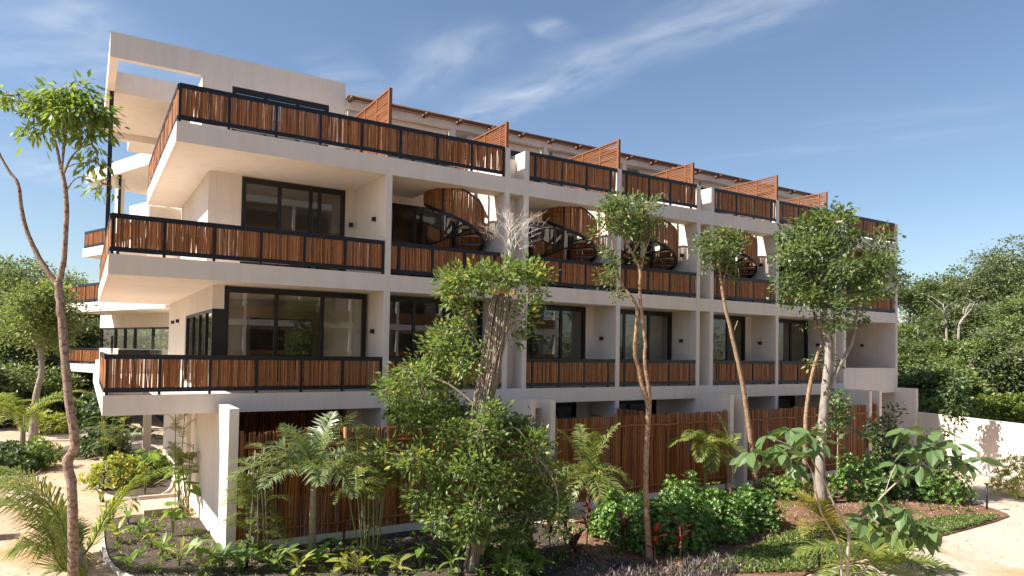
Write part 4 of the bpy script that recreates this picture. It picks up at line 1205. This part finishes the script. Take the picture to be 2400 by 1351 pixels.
H = 'rounded shrubs of the hedge before the middle fence'
for i, (px, py, rx, h, tx) in enumerate([(1448, 1262, .72, .95, 'leftmost and lowest rounded shrub of the glossy green hedge'), (1520, 1290, .80, 1.15, 'second rounded shrub from the left in the glossy hedge, at the coppery tree'), (1602, 1285, .85, 1.2, 'middle and tallest rounded shrub of the glossy green hedge'),
                                         (1690, 1265, .85, 1.12, 'fourth rounded shrub of the glossy hedge, below the wind-bent palm'), (1765, 1240, .75, .95, 'rightmost rounded shrub of the glossy green hedge'), (1600, 1230, .9, 1.15, 'rear shrub of the glossy hedge, closest to the middle stick fence')]):
    shrub(tx, px, py, rx, h, 900, 'leaf_hedge', .10, .042, group=H, ry=.7)
shrub('dense green shrub below the red-flowering bush, right of the grey tree trunk', 2010, 1170, .95, 1.35, 480, 'leaf_hedge', .13, .055)
shrub('dense low green shrub at the far corner of the right-hand bed', 2200, 1175, .95, 1.05, 480, 'leaf_hedge', .13, .05)
shrub('green shrub between the red-flowering bush and the corner shrub', 2110, 1165, 1.0, 1.3, 460, 'leaf_dark', .14, .065)
shrub('pale feathery bush at the right picture edge before the sunlit wall', 2395, 1165, 1.0, 1.3, 420, 'leaf_yellowish', .17, .035)
shrub('low bushy plant at the foot of the leaning coppery tree', 1815, 1165, .7, .55, 240, 'leaf_tree', .12, .05)
shrub('low green plant between the grey tree and the hedge, before the fence', 1850, 1170, .8, .6, 240, 'leaf_bed', .12, .05)
shrub('dark green bush in the round bed at the left picture edge', 25, 1105, 1.2, .9, 420, 'leaf_dark', .16, .075)
shrub('leafy bush right of the dark bush in the round bed on the left', 78, 1098, .8, .9, 300, 'leaf_bed', .20, .045)
shrub('dense green bush in the bed behind the driveway under the balcony', 235, 1072, 1.0, 1.2, 340, 'leaf_dark', .16, .08)
shrub('bright green spreading plant in the bed beside the left path', 275, 1140, 1.0, .85, 420, 'leaf_yellowish', .13, .07)
shrub('green spreading plant at the back of the bed beside the left path', 345, 1120, .9, .75, 300, 'leaf_bed', .14, .08)
shrub('small bush in the far bed behind the leaning red-barked trunk', 120, 1015, 1.3, .9, 260, 'leaf_yellowish', .2, .09)
shrub('broad-leaved bush behind the slender red-barked trunk, under the far balcony', 235, 1010, 1.4, 2.0, 320, 'leaf_dark', .3, .12)
shrub('tangled bush at the foot of the vine-covered tree', 1190, 1300, .7, .6, 200, 'leaf_vine', .12, .05)
shrub('low pale-leaved plant in the shade left of the red-leaved plants', 1215, 1345, .5, .35, 120, 'leaf_bed', .16, .07)

# ------------------------------------------------------------------ the sapling with very large leaves, lower right
def big_leaf_mesh(kind):
    n, mth = 7, 4; V = []; F = []
    for i in range(n + 1):
        t = i / n; w = .26 * (math.sin(math.pi * min(1, t ** .8 * .97 + .015)) ** .75) * (1 - .12 * kind)
        for j in range(-mth, mth + 1):
            s = j / mth
            V.append((t, s * w, -.16 * t * t * (1 + .4 * kind) + .07 * abs(s) * (1 - t * .4) + .012 * math.sin(t * 30) * abs(s)))
    k = 2 * mth + 1
    for i in range(n):
        for j in range(2 * mth): F.append((i * k + j, (i + 1) * k + j, (i + 1) * k + j + 1, i * k + j + 1))
    return raw_mesh('big_leaf', V, F, 'leaf_big', True)


BL = [big_leaf_mesh(k) for k in (0, .5, 1)]
d = 13.0; b = at(1982, 1415, d)
bl = thing('sapling', 'young tree with very large oval leaves on pale stems in the lower right foreground', 'tree', (b[0], b[1], GZ))
mb = MB()
ST = [[(1982, 1420, .035), (1986, 1330, .032), (1990, 1250, .03)], [(1990, 1250, .022), (1956, 1184, .018), (1934, 1134, .016), (1897, 1067, .013), (1877, 1023, .01)], [(1972, 1400, .022), (1968, 1284, .02), (1927, 1207, .016), (1912, 1150, .014), (1900, 1100, .012), (1860, 1050, .01), (1800, 1025, .008)],
      [(1990, 1250, .022), (2002, 1236, .02), (2041, 1194, .018), (2074, 1157, .016), (2121, 1114, .014), (2151, 1087, .012), (2185, 1050, .009)], [(2041, 1194, .012), (2060, 1180, .01), (2100, 1215, .008)], [(2074, 1157, .01), (2090, 1110, .009), (2100, 1090, .007)], [(2151, 1087, .01), (2210, 1070, .008), (2260, 1085, .006)], [(2151, 1087, .009), (2140, 1040, .007), (2125, 1010, .005)], [(1860, 1050, .008), (1800, 1060, .007), (1760, 1062, .005)]]
for l in ST: limb(mb, [(at(q[0], q[1], d + .15 * math.sin(q[0] * .02)), q[2]) for q in l], 7)
mb.v[0] = mb.v[0]
part('stem', mb, 'stem_tan', bl, True)
tips = [(1760, 1060, 7), (1800, 1022, 6), (1850, 1008, 6), (1890, 1016, 7), (1905, 1052, 6), (1838, 1062, 7), (1785, 1085, 5), (1862, 1085, 5), (1925, 1035, 4),
        (2125, 1008, 7), (2165, 1020, 5), (2140, 1050, 6), (2185, 1048, 7), (2225, 1065, 7), (2262, 1085, 6), (2100, 1088, 8), (2160, 1090, 5), (2205, 1010, 3),
        (2025, 1215, 6), (2060, 1178, 8), (2085, 1215, 8), (2120, 1195, 7), (2110, 1235, 6), (2150, 1225, 6), (2065, 1240, 4)]
for px, py, n in tips + [(2170, 1250, 6), (2135, 1262, 6), (2040, 1192, 5), (2185, 1235, 4), (1740, 1075, 4), (1815, 1045, 6), (2290, 1075, 4), (2240, 1040, 4), (2080, 1120, 5)]:
    n = int(n * 1.25)
    c = at(px, py, d + random.uniform(-.35, .35)); a0 = random.uniform(0, 6.28)
    for k in range(n):
        az = a0 + 2 * math.pi * k / n + random.uniform(-.3, .3); el = random.uniform(-1.0, .25)
        D = Vector((math.cos(az) * math.cos(el), math.sin(az) * math.cos(el), math.sin(el)))
        rot = D.to_track_quat('X', 'Z').to_matrix().to_4x4() @ Matrix.Rotation(random.uniform(-.7, .7), 4, 'X')
        s = random.uniform(.26, .42)
        o = link('leaf', random.choice(BL), bl)
        st = .05
        o.matrix_basis = Matrix.Translation(Vector(c - org(bl)) + D * st) @ rot @ Matrix.Scale(s, 4)
    mb = MB()

# ------------------------------------------------------------------ bed plants
def heart_mesh(mat):
    V = [(0, 0, 0)]; F = []
    prof = [(-.28, .16), (-.22, .30), (0, .36), (.25, .32), (.5, .22), (.75, .11), (1, 0)]
    for s in (1, -1):
        o = len(V)
        for i, (x, y) in enumerate(prof): V.append((x, s * y, .10 * y - .10 * x * x))
        for i in range(len(prof) - 1): F.append((0, o + i, o + i + 1) if s < 0 else (0, o + i + 1, o + i))
    return raw_mesh('heart_leaf', V, F, mat)


HL = {m_: heart_mesh(m_) for m_ in ('leaf_bed', 'leaf_yellowish', 'leaf_dark')}
STRAP = {}


def strap_mesh(mat, w=.16):
    if mat in STRAP: return STRAP[mat]
    V = []; F = []
    for i in range(6):
        t = i / 5; ww = w * math.sin(math.pi * (t * .86 + .12)) ** .8
        for s in (-1, 0, 1): V.append((t, s * ww, -.28 * t * t + .35 * abs(s) * ww))
    for i in range(5):
        for j in (0, 1): F.append((i * 3 + j, i * 3 + 3 + j, i * 3 + 4 + j, i * 3 + 1 + j))
    STRAP[mat] = raw_mesh('strap_leaf', V, F, mat); return STRAP[mat]


def bed_plant(name, label, px, py, n, h, size, mesh, el, cat='plant', group=None, stem='stem_green', up=False):
    b = on(px, py); t = thing(name, label, cat, (b[0], b[1], GZ), group)
    mb = MB(); a0 = random.uniform(0, 6.28)
    for k in range(n):
        az = a0 + 2.4 * k; hh = h * random.uniform(.45, 1.0); sp = random.uniform(.05, .30) * h if not up else random.uniform(.0, .04)
        p = np.array((math.cos(az) * sp, math.sin(az) * sp, hh if not up else h * (.35 + .65 * k / n)))
        if not up: mb.tube([(0, 0, -.02), p * np.array((.35, .35, .6)), p], [.012, .010, .007], 5)
        e = math.radians(random.uniform(*el))
        D = Vector((math.cos(az) * math.cos(e), math.sin(az) * math.cos(e), math.sin(e)))
        o = link('leaf', mesh, t)
        o.matrix_basis = Matrix.Translation(Vector(p)) @ (D.to_track_quat('X', 'Z').to_matrix().to_4x4() @ Matrix.Rotation(random.uniform(-.4, .4), 4, 'X')) @ Matrix.Scale(size * random.uniform(.7, 1.1), 4)
    if up: mb.tube([(0, 0, -.03), (random.gauss(0, .02), random.gauss(0, .02), h * .5), (0, 0, h)], [.018, .015, .010], 6)
    link('stems', mb.mesh('stems', stem, (0, 0, 0), True), t)
    return t


for i, (px, py, n, h, s, m_, tx) in enumerate([
    (405, 1262, 6, .85, .50, 'leaf_bed', 'tall broad-leaved taro with the largest leaves, in the middle of the left soil bed'), (425, 1215, 7, 1.5, .55, 'leaf_bed', 'tall taro against the side wall behind the largest-leaved taro'), (448, 1180, 6, 1.7, .55, 'leaf_bed', 'taro farthest back against the side wall, beside the step'),
    (300, 1230, 5, .7, .34, 'leaf_bed', 'round-leaved plant at the kerb of the left soil bed'), (470, 1320, 5, .5, .33, 'leaf_bed', 'small taro at the foot of the bright white pillar'), (355, 1290, 4, .45, .24, 'leaf_yellowish', 'small yellowish plant in the open soil of the left bed'),
    (775, 1300, 5, .45, .34, 'leaf_dark', 'glossy dark taro right of the silvery palm trunk'), (985, 1335, 5, .55, .33, 'leaf_bed', 'upright taro in the soil left of the vine-covered tree'), (945, 1330, 4, .4, .26, 'leaf_bed', 'small plant in the soil between the cane clump and the vine-covered tree'),
    (800, 1345, 6, .4, .3, 'leaf_yellowish', 'pale taro at the lower picture edge below the silvery palm'), (340, 1160, 6, 1.2, .5, 'leaf_bed', 'large-leaved plant at the back of the bed beside the step'), (235, 1175, 5, .6, .3, 'leaf_yellowish', 'yellow-green plant at the path corner of the left bed')]):
    bed_plant('taro', tx, px, py, n, h, s, HL[m_], (-50, 10), group='taro plants in the soil bed')
for i, (px, py, n, h, s, m_, tx) in enumerate([
    (560, 1345, 9, .35, .45, 'leaf_bed', 'split-leaved plant at the pillar foot by the lower picture edge'), (640, 1340, 9, .4, .5, 'leaf_bed', 'arching plant at the lower edge below the cane palm'), (700, 1348, 9, .3, .42, 'leaf_yellowish', 'pale arching plant at the lower edge left of the palm trunk'),
    (275, 1275, 9, .35, .34, 'leaf_yellowish', 'low light green plant along the kerb of the left bed'), (265, 1215, 8, .4, .34, 'leaf_bed', 'leafy plant along the kerb beside the second path lamp'), (300, 1335, 9, .25, .3, 'leaf_bed', 'small feathery plant at the lower edge of the left bed'),
    (420, 1330, 7, .4, .3, 'leaf_yellowish', 'thin yellow-green seedling in the left bed before the pillar'), (880, 1345, 8, .35, .4, 'leaf_bed', 'low green plant at the lower edge under the cane clump'), (1060, 1349, 8, .35, .4, 'leaf_bed', 'low green plant at the lower edge beside the vine-covered trunk'), (1270, 1349, 8, .3, .4, 'leaf_bed', 'fern-like plant at the lower edge right of the vine-covered trunk'),
    (520, 1340, 10, .35, .4, 'leaf_bed', 'leafy plant at the lower edge directly left of the pillar foot'), (610, 1322, 9, .45, .45, 'leaf_bed', 'arching plant between the pillar-foot lamp and the cane palm'), (745, 1335, 9, .3, .38, 'leaf_bed', 'leafy plant just below the silvery palm trunk'), (840, 1348, 9, .3, .38, 'leaf_yellowish', 'pale leafy plant at the lower edge left of the cane clump'), (930, 1349, 9, .3, .36, 'leaf_yellowish', 'pale leafy plant at the lower edge right of the cane clump'), (480, 1348, 8, .3, .34, 'leaf_yellowish', 'pale seedling at the lower edge left of the pillar foot'), (380, 1310, 8, .35, .3, 'leaf_bed', 'small leafy plant in the middle of the left soil bed'), (330, 1255, 8, .4, .32, 'leaf_bed', 'leafy plant behind the kerb in the upper left soil bed'), (1170, 1349, 9, .3, .4, 'leaf_yellowish', 'pale leafy plant at the lower edge right below the vine-covered tree'),
    (345, 1065, 8, 1.2, .9, 'leaf_dark', 'tall paddle-leaved plant in the bed before the driveway'), (300, 1075, 8, 1.0, .7, 'leaf_dark', 'dark paddle-leaved plant beside the driveway, left of the tallest one')]):
    bed_plant('bed_plant', tx, px, py, n, h, s, strap_mesh(m_), (10, 65), group='low plants in the soil bed')
for i, (px, py, h, tx) in enumerate([(1290, 1290, .8, 'dark red-leaved plant at the left end of the red row'), (1325, 1300, .9, 'second dark red-leaved plant from the left, in the hedge shade'), (1375, 1285, 1.15, 'tallest dark red-leaved plant, before the bushy palm'), (1462, 1300, .8, 'dark red-leaved plant left of the coppery tree trunk'),
                                    (1535, 1318, .75, 'bright red-leaved plant at the foot of the coppery twin-stemmed tree'), (1592, 1318, .85, 'bright red-leaved plant standing alone right of the coppery trunk'), (1345, 1325, .6, 'low dark red-leaved plant in front of the red row')]):
    bed_plant('red_cordyline', tx, px, py, 13, h, .34, strap_mesh('leaf_red'), (20, 75), group='red-leaved plants before the hedge', stem='stem_red', up=True)
shrub('white-flowered leafy plant behind the left path beyond the trunk', 185, 985, 1.0, 1.4, 160, 'leaf_bed', .25, .11)

# ------------------------------------------------------------------ ground cover and litter (stuff)
def cover(name, label, cat, poly_px, n, ll, lw, mat, h=.07, up=1.0, z=GZ + .035, tuft=5):
    pl = np.array([on(*q)[:2] for q in poly_px]); lo, hi = pl.min(0), pl.max(0); P = []
    while len(P) < n:
        q = rng.uniform(lo, hi, (n, 2)); ins = np.zeros(n, bool); j = len(pl) - 1
        for i in range(len(pl)):
            c = ((pl[i, 1] > q[:, 1]) != (pl[j, 1] > q[:, 1])) & (q[:, 0] < (pl[j, 0] - pl[i, 0]) * (q[:, 1] - pl[i, 1]) / (pl[j, 1] - pl[i, 1] + 1e-12) + pl[i, 0])
            ins ^= c; j = i
        dens = .5 + .5 * np.sin(q[:, 0] * 2.3 + 1.7 * np.sin(q[:, 1] * 1.9)) * np.cos(q[:, 1] * 2.7)
        P += list(q[ins & (rng.random(n) < .35 + .65 * dens)])
    P = np.array(P[:n]); P = np.repeat(P, tuft, 0); P = P + rng.normal(size=P.shape) * .02
    P3 = np.concatenate([P, z + rng.uniform(0, h, (len(P), 1))], 1)
    D = rand_dirs(len(P), up); s = rng.uniform(.6, 1.3, len(P))
    V, F = leaves2(P3, D, rand_dirs(len(P), 1.0), ll * s, lw * s)
    o = link(name, raw_mesh(name, V, F, mat)); o['kind'] = 'stuff'; o['label'] = label; o['category'] = cat
    return o


cover('ground_cover', 'low green creeping ground cover between the hedge and the path', 'ground cover', [(1640, 1351), (1880, 1345), (2030, 1305), (2100, 1282), (2050, 1240), (1900, 1240), (1760, 1290)], 5200, .07, .04, 'leaf_cover')
cover('ground_cover', 'low green ground cover along the inner edge of the right-hand path', 'ground cover', [(2090, 1284), (2230, 1250), (2350, 1216), (2250, 1215), (2120, 1230)], 3000, .07, .04, 'leaf_cover', z=GZ + .039)
cover('ground_cover', 'purple-leaved ground cover along the lower edge before the hedge', 'ground cover', [(1420, 1351), (1440, 1325), (1560, 1330), (1700, 1318), (1780, 1340), (1700, 1375), (1400, 1380)], 190, .19, .04, 'leaf_purple', .03, 1.3, GZ + .037, 9)
cover('leaf_litter', 'dry leaf litter scattered over the reddish mulch', 'leaf litter', [(1180, 1351), (1300, 1240), (1760, 1170), (2180, 1150), (2350, 1212), (2100, 1275), (1880, 1351)], 9000, .05, .03, 'leaf_litter', .008, .2, GZ + .037, 1)
cover('leaf_litter', 'pale chips and dry leaves scattered over the dark soil', 'leaf litter', [(285, 1345), (250, 1240), (440, 1190), (510, 1300), (640, 1290), (1150, 1225), (1240, 1351), (600, 1380)], 4200, .035, .024, 'leaf_litter', .008, .2, GZ + .034, 1)
cover('leaf_litter', 'few fallen leaves on the pale right-hand path', 'leaf litter', [(1900, 1351), (2110, 1290), (2370, 1218), (2300, 1180), (2400, 1160), (2400, 1351)], 70, .06, .03, 'leaf_litter', .004, .2, GZ - .003, 1)
cover('leaf_litter', 'few fallen leaves on the ochre path at the left', 'leaf litter', [(0, 1351), (0, 1130), (100, 1115), (150, 1040), (225, 1050), (228, 1200), (270, 1351)], 260, .06, .035, 'leaf_litter', .004, .2, GZ - .006, 1)
cover('weeds', 'scattered small green weeds over the dark soil bed', 'weeds', [(285, 1345), (250, 1240), (440, 1190), (510, 1300), (640, 1290), (1150, 1235), (1240, 1351), (600, 1380)], 260, .12, .045, 'leaf_bed', .05, 1.2, GZ + .034, 8)
cover('weeds', 'scattered small green weeds over the reddish mulch', 'weeds', [(1240, 1351), (1350, 1240), (1760, 1180), (2150, 1150), (2300, 1205), (1900, 1320)], 300, .12, .045, 'leaf_cover', .05, 1.2, GZ + .037, 8)

# ------------------------------------------------------------------ path lamps, step, timber seat
def bollard(label, px, py, h):
    b = on(px, py); t = thing('path_lamp', label, 'path lamp', (b[0], b[1], GZ), 'black path lamps')
    q = np.array((b[0], b[1], GZ))
    part('post', MB().tube([q, q + np.array((0, 0, h))], .028, 8), 'lamp_black', t, True)
    part('lamp_head', MB().tube([q + np.array((0, 0, h)), q + np.array((0, 0, h + .03)), q + np.array((0, 0, h + .05))], [.03, .085, .07], 12), 'lamp_black', t, True)
    part('foot', MB().tube([q, q + np.array((0, 0, .015))], .06, 10), 'lamp_black', t, True)


bollard('black path lamp at the tip of the bed beside the right-hand path', 2313, 1197, .78)
bollard('black path lamp in the ground cover at the lower edge, left of the large-leaved sapling', 1920, 1336, .72)
bollard('black path lamp among the plants at the foot of the white pillar', 578, 1334, .55)
bollard('black path lamp at the upper corner of the bed beside the left path', 241, 1175, .8)
bollard('black path lamp at the kerb of the left soil bed, nearest of the left pair', 256, 1236, .6)
s_ = thing('garden_step', 'pale concrete step with low side walls at the side of the house', 'step', (*on(370, 1200)[:2], GZ))
a, b2 = on(338, 1212), on(425, 1172)
part('tread', MB().box(a[0], a[1], GZ - .02, XA - .24, b2[1], GZ + .10), 'sand_path', s_)
part('side_wall', MB().box(a[0] - .02, a[1] - .14, GZ - .02, XA - .24, a[1] - .002, GZ + .20), 'sand_path', s_)
part('side_wall', MB().box(a[0] - .02, b2[1] + .002, GZ - .02, XA - .24, b2[1] + .14, GZ + .20), 'sand_path', s_)
sb = on(-40, 1262); st = thing('timber_bench', 'reddish timber bench cut off by the left picture edge', 'bench', (sb[0], sb[1], GZ))
for k in range(4): part('slat', MB().box(sb[0] - 1.0, sb[1] - .3 + k * .16, GZ + .40, sb[0] + .28, sb[1] - .17 + k * .16, GZ + .44), 'screen_frame', st)
for dx in (-.8, .15): part('leg', MB().box(sb[0] + dx, sb[1] - .28, GZ, sb[0] + dx + .07, sb[1] + .3, GZ + .398), 'screen_frame', st)

# ------------------------------------------------------------------ trees beyond the garden
def wood_tree(label, px, top, d, rw, mat, n, trunk='bark_grey', group=None, bot=None, ll=.30, white=False, tw=.12):
    b = CAM + ray(px, 850) * d; x, y = b[0], b[1]
    zt = at(px, top, d)[2]; zb = GZ + (zt - GZ) * .25 if bot is None else at(px, bot, d)[2]
    t = thing('woodland_tree', label, 'tree', (x, y, GZ), group)
    mb = MB(); zc_ = (zt + zb) / 2
    tr = [(np.array((x, y, GZ - .1)), tw * 1.3), (np.array((x + random.gauss(0, .3), y, GZ + (zc_ - GZ) * .5)), tw), (np.array((x + random.gauss(0, .4), y + random.gauss(0, .3), zc_)), tw * .7), (np.array((x + random.gauss(0, .4), y, zt - .6)), tw * .2)]
    sk = [p for p, r in limb(mb, tr, 7)]
    hz = (zt - zb) / 2; nb = 13; PP = []; DD = []
    for k in range(nb):
        u_ = rand_dirs(1)[0] * random.uniform(.45, .85)
        c = np.array((x, y, zc_)) + u_ * np.array((rw, rw, hz)); r = random.uniform(.28, .48) * rw
        limb(mb, [(sk[len(sk) * 2 // 3 if c[2] > zc_ else len(sk) // 2], tw * .4), ((sk[len(sk) // 2] + c) / 2 + rng.normal(size=3) * .2, tw * .28), (c, tw * .14)], 5, .05, 2)
        m_ = n // nb; nc = max(4, m_ // 22)
        cc = c + rand_dirs(nc) * (rng.uniform(.1, 1, (nc, 1)) ** .4) * np.array((r, r, r * .75))
        wt = rng.random(nc) ** 1.5 + .05; idx = rng.choice(nc, m_, p=wt / wt.sum()); off = rng.normal(size=(m_, 3)) * r * .16 * np.array((1.2, 1.2, .6))
        PP.append(cc[idx] + off); DD.append(unit(off) + unit(cc[idx] - c) * .4)
    P = np.concatenate(PP); D = np.concatenate(DD); D[:, 2] -= .15; s = rng.uniform(.6, 1.3, len(P))
    V, F = leaves2(P, D, rand_dirs(len(P), 1.6), ll * s, ll * .55 * s, .2)
    link('crown', raw_mesh('crown', V - org(t), F, mat), t); part('trunk', mb, trunk, t, True)
    return t


RG = 'trees of the wood right of the building'; LG = 'trees of the wood left of the building'
mats = ['leaf_wood', 'leaf_wood_light', 'leaf_wood_grey']
R_ = [(2135, 655, 58, 3.2, 0, 760), (2195, 640, 62, 3.4, 2, 780), (2250, 632, 56, 3.3, 0, 780), (2310, 625, 60, 3.6, 1, 780), (2375, 570, 52, 3.8, 2, 760), (2440, 560, 50, 4.2, 0, 800), (2500, 590, 54, 4, 2, 800),
      (2140, 745, 50, 3.0, 1, 900), (2205, 705, 50, 3.0, 0, 880), (2275, 700, 48, 3.2, 2, 860), (2345, 690, 46, 3.2, 0, 880), (2420, 680, 45, 3.4, 1, 900),
      (2130, 800, 44, 2.4, 0, 930), (2185, 790, 43, 2.4, 1, 940), (2240, 800, 42, 2.3, 0, 930), (2300, 790, 41, 2.5, 1, 920), (2360, 780, 40, 2.5, 2, 930), (2425, 790, 39, 2.6, 0, 930), (2170, 850, 40, 1.9, 0, 960), (2230, 850, 39, 1.9, 1, 955)]
kind = ['dark green', 'light green', 'grey-green']
rows = ['back row', 'middle row', 'front row']
ORD = ['first', 'second', 'third', 'fourth', 'fifth', 'sixth', 'seventh', 'eighth']
for i, (px, top, d_, rw, k, bot) in enumerate(R_):
    row = 0 if i < 7 else 1 if i < 12 else 2
    pos = [0, 7, 12][row]
    wood_tree('%s tree, %s from the left, %s of the right-hand wood' % (kind[k], ORD[i - pos], rows[row]), px, top, d_, rw, mats[k], 11000, 'bark_grey', RG, bot, .22, tw=.13)
for i, (px, tx) in enumerate(((2290, 'low yellow-flecked shrub mass above the boundary wall, left part'), (2350, 'low yellow-flecked shrub mass above the boundary wall, middle part'), (2415, 'low yellow-flecked shrub mass above the boundary wall at the picture edge'), (2200, 'low light green shrub just right of the last garden wall'))):
    wood_tree(tx, px, 912 + (8 if i == 3 else 0), 37.5 - i * .4, 2.0, 'leaf_flower_shrub', 4200, 'bark_brown', None, 1040, .2, tw=.05)['category'] = 'shrub'
# bare pale trunks standing out of the wood
for i, (l, d_) in enumerate(([[(2248, 880, .11), (2247, 800, .10), (2250, 760, .09), (2262, 742, .07), (2275, 728, .04)], 46.5], [[(2220, 880, .10), (2219, 790, .09), (2217, 750, .07), (2215, 730, .04)], 47.5], [[(2296, 962, .13), (2292, 900, .11), (2278, 870, .08), (2268, 858, .04)], 39.8], [[(2336, 950, .10), (2333, 880, .09), (2334, 840, .06)], 40.4])):
    b = at(l[0][0], l[0][1], d_); t = thing('bare_tree', ['pale forked bare trunk in the wood, above the low shrubs', 'thin pale straight dead trunk in the wood nearest the building', 'crooked pale trunk rising behind the flecked shrubs', 'straight pale trunk at the right behind the flecked shrubs'][i], 'tree', (b[0], b[1], GZ))
    mb = MB(); pts = [(np.array((b[0], b[1], GZ - .1)), l[0][2] * 1.2)] + [(at(*q[:2], d_), q[2]) for q in l]
    limb(mb, pts, 6); e = pts[-1][0]
    for k in range(5): limb(mb, [(pts[-2][0], .04), (e + rng.normal(size=3) * .25 + np.array((0, 0, .2)), .025), (e + rng.normal(size=3) * .6 + np.array((0, 0, .5)), .01)], 4, .05, 2)
    part('trunk', mb, 'bark_pale', t, True)
L_ = [(10, 585, 46, 4.2, 0, 800), (75, 625, 52, 3.6, 0, 800), (135, 650, 55, 3.4, 0, 800), (200, 690, 58, 3.4, 1, 800), (265, 690, 60, 3.4, 0, 820), (-60, 600, 44, 4.0, 0, 800),
      (10, 740, 42, 3.0, 0, 930), (150, 745, 44, 3.0, 2, 930), (215, 735, 46, 3.0, 0, 930), (275, 740, 48, 3.0, 0, 930), (60, 850, 40, 2.4, 0, 990), (130, 850, 41, 2.4, 0, 985), (200, 830, 43, 2.6, 0, 970), (-20, 850, 38, 2.4, 0, 1000)]
for i, (px, top, d_, rw, k, bot) in enumerate(L_):
    row = 0 if i < 6 else 1 if i < 10 else 2
    nums = sorted(q[0] for j, q in enumerate(L_) if (0 if j < 6 else 1 if j < 10 else 2) == row)
    wood_tree('%s tree, %s from the left, %s of the left-hand wood' % (kind[k], ORD[nums.index(px)], rows[row]), px, top, d_, rw, mats[k], 9500, 'bark_grey', LG, bot, .22)
tree('tree', 'light green tree with a crooked pale trunk behind the path on the left', 33.0,
     [[(78, 985, .17), (85, 930, .15), (98, 870, .14), (95, 820, .13), (100, 770, .11), (105, 720, .07)], [(97, 830, .1), (70, 780, .08), (45, 740, .05)], [(98, 800, .1), (130, 750, .07), (150, 720, .04)]],
     [(40, 740, 34, 26), (80, 700, 40, 28), (120, 700, 34, 26), (95, 745, 50, 30), (55, 780, 34, 22), (135, 760, 34, 26), (100, 790, 44, 20), (60, 710, 30, 22), (150, 730, 22, 22), (20, 770, 22, 16), (130, 800, 24, 12)], 7500, .20, .12, 'bark_pale', 'leaf_wood_light', spread=.28, dj=1.6, thick=1.0)


def wood_mass(label, segs, n, ll, mat):
    PP = []
    for (x0, y0, x1, y1, h, th) in segs:
        k = n // len(segs); f = rng.random(k); P = np.stack([x0 + (x1 - x0) * f + rng.normal(size=k) * th, y0 + (y1 - y0) * f + rng.normal(size=k) * th, np.zeros(k)], 1)
        top = h * (.72 + .16 * np.sin(f * 23 + x0) + .12 * np.sin(f * 61 + y0))
        P[:, 2] = GZ + top * rng.random(k) ** .8; PP.append(P)
    P = np.concatenate(PP); s = rng.uniform(.6, 1.4, len(P))
    V, F = leaves2(P, rand_dirs(len(P)), rand_dirs(len(P), 1.5), ll * s, ll * .6 * s, .2)
    o = link('distant_wood', raw_mesh('distant_wood', V, F, mat)); o['kind'] = 'stuff'; o['label'] = label; o['category'] = 'woodland'


def grd(px, d_): q = CAM + ray(px, 850) * d_; return q[0], q[1]


wood_mass('dark mass of far woodland behind the trees on the right', [(*grd(2080, 68), *grd(2700, 60), 12, 2.2), (*grd(2080, 50), *grd(2600, 46), 6.5, 1.5)], 40000, .38, 'leaf_wood')
wood_mass('dark mass of far woodland behind the trees on the left', [(*grd(-250, 58), *grd(420, 72), 10.5, 2.2), (*grd(-200, 48), *grd(400, 56), 6.5, 1.5)], 40000, .38, 'leaf_wood')
wood_mass('line of woodland across the garden, behind the photographer, mirrored in the glass', [(-40, -62, 80, -52, 10, 3)], 34000, .42, 'leaf_wood')
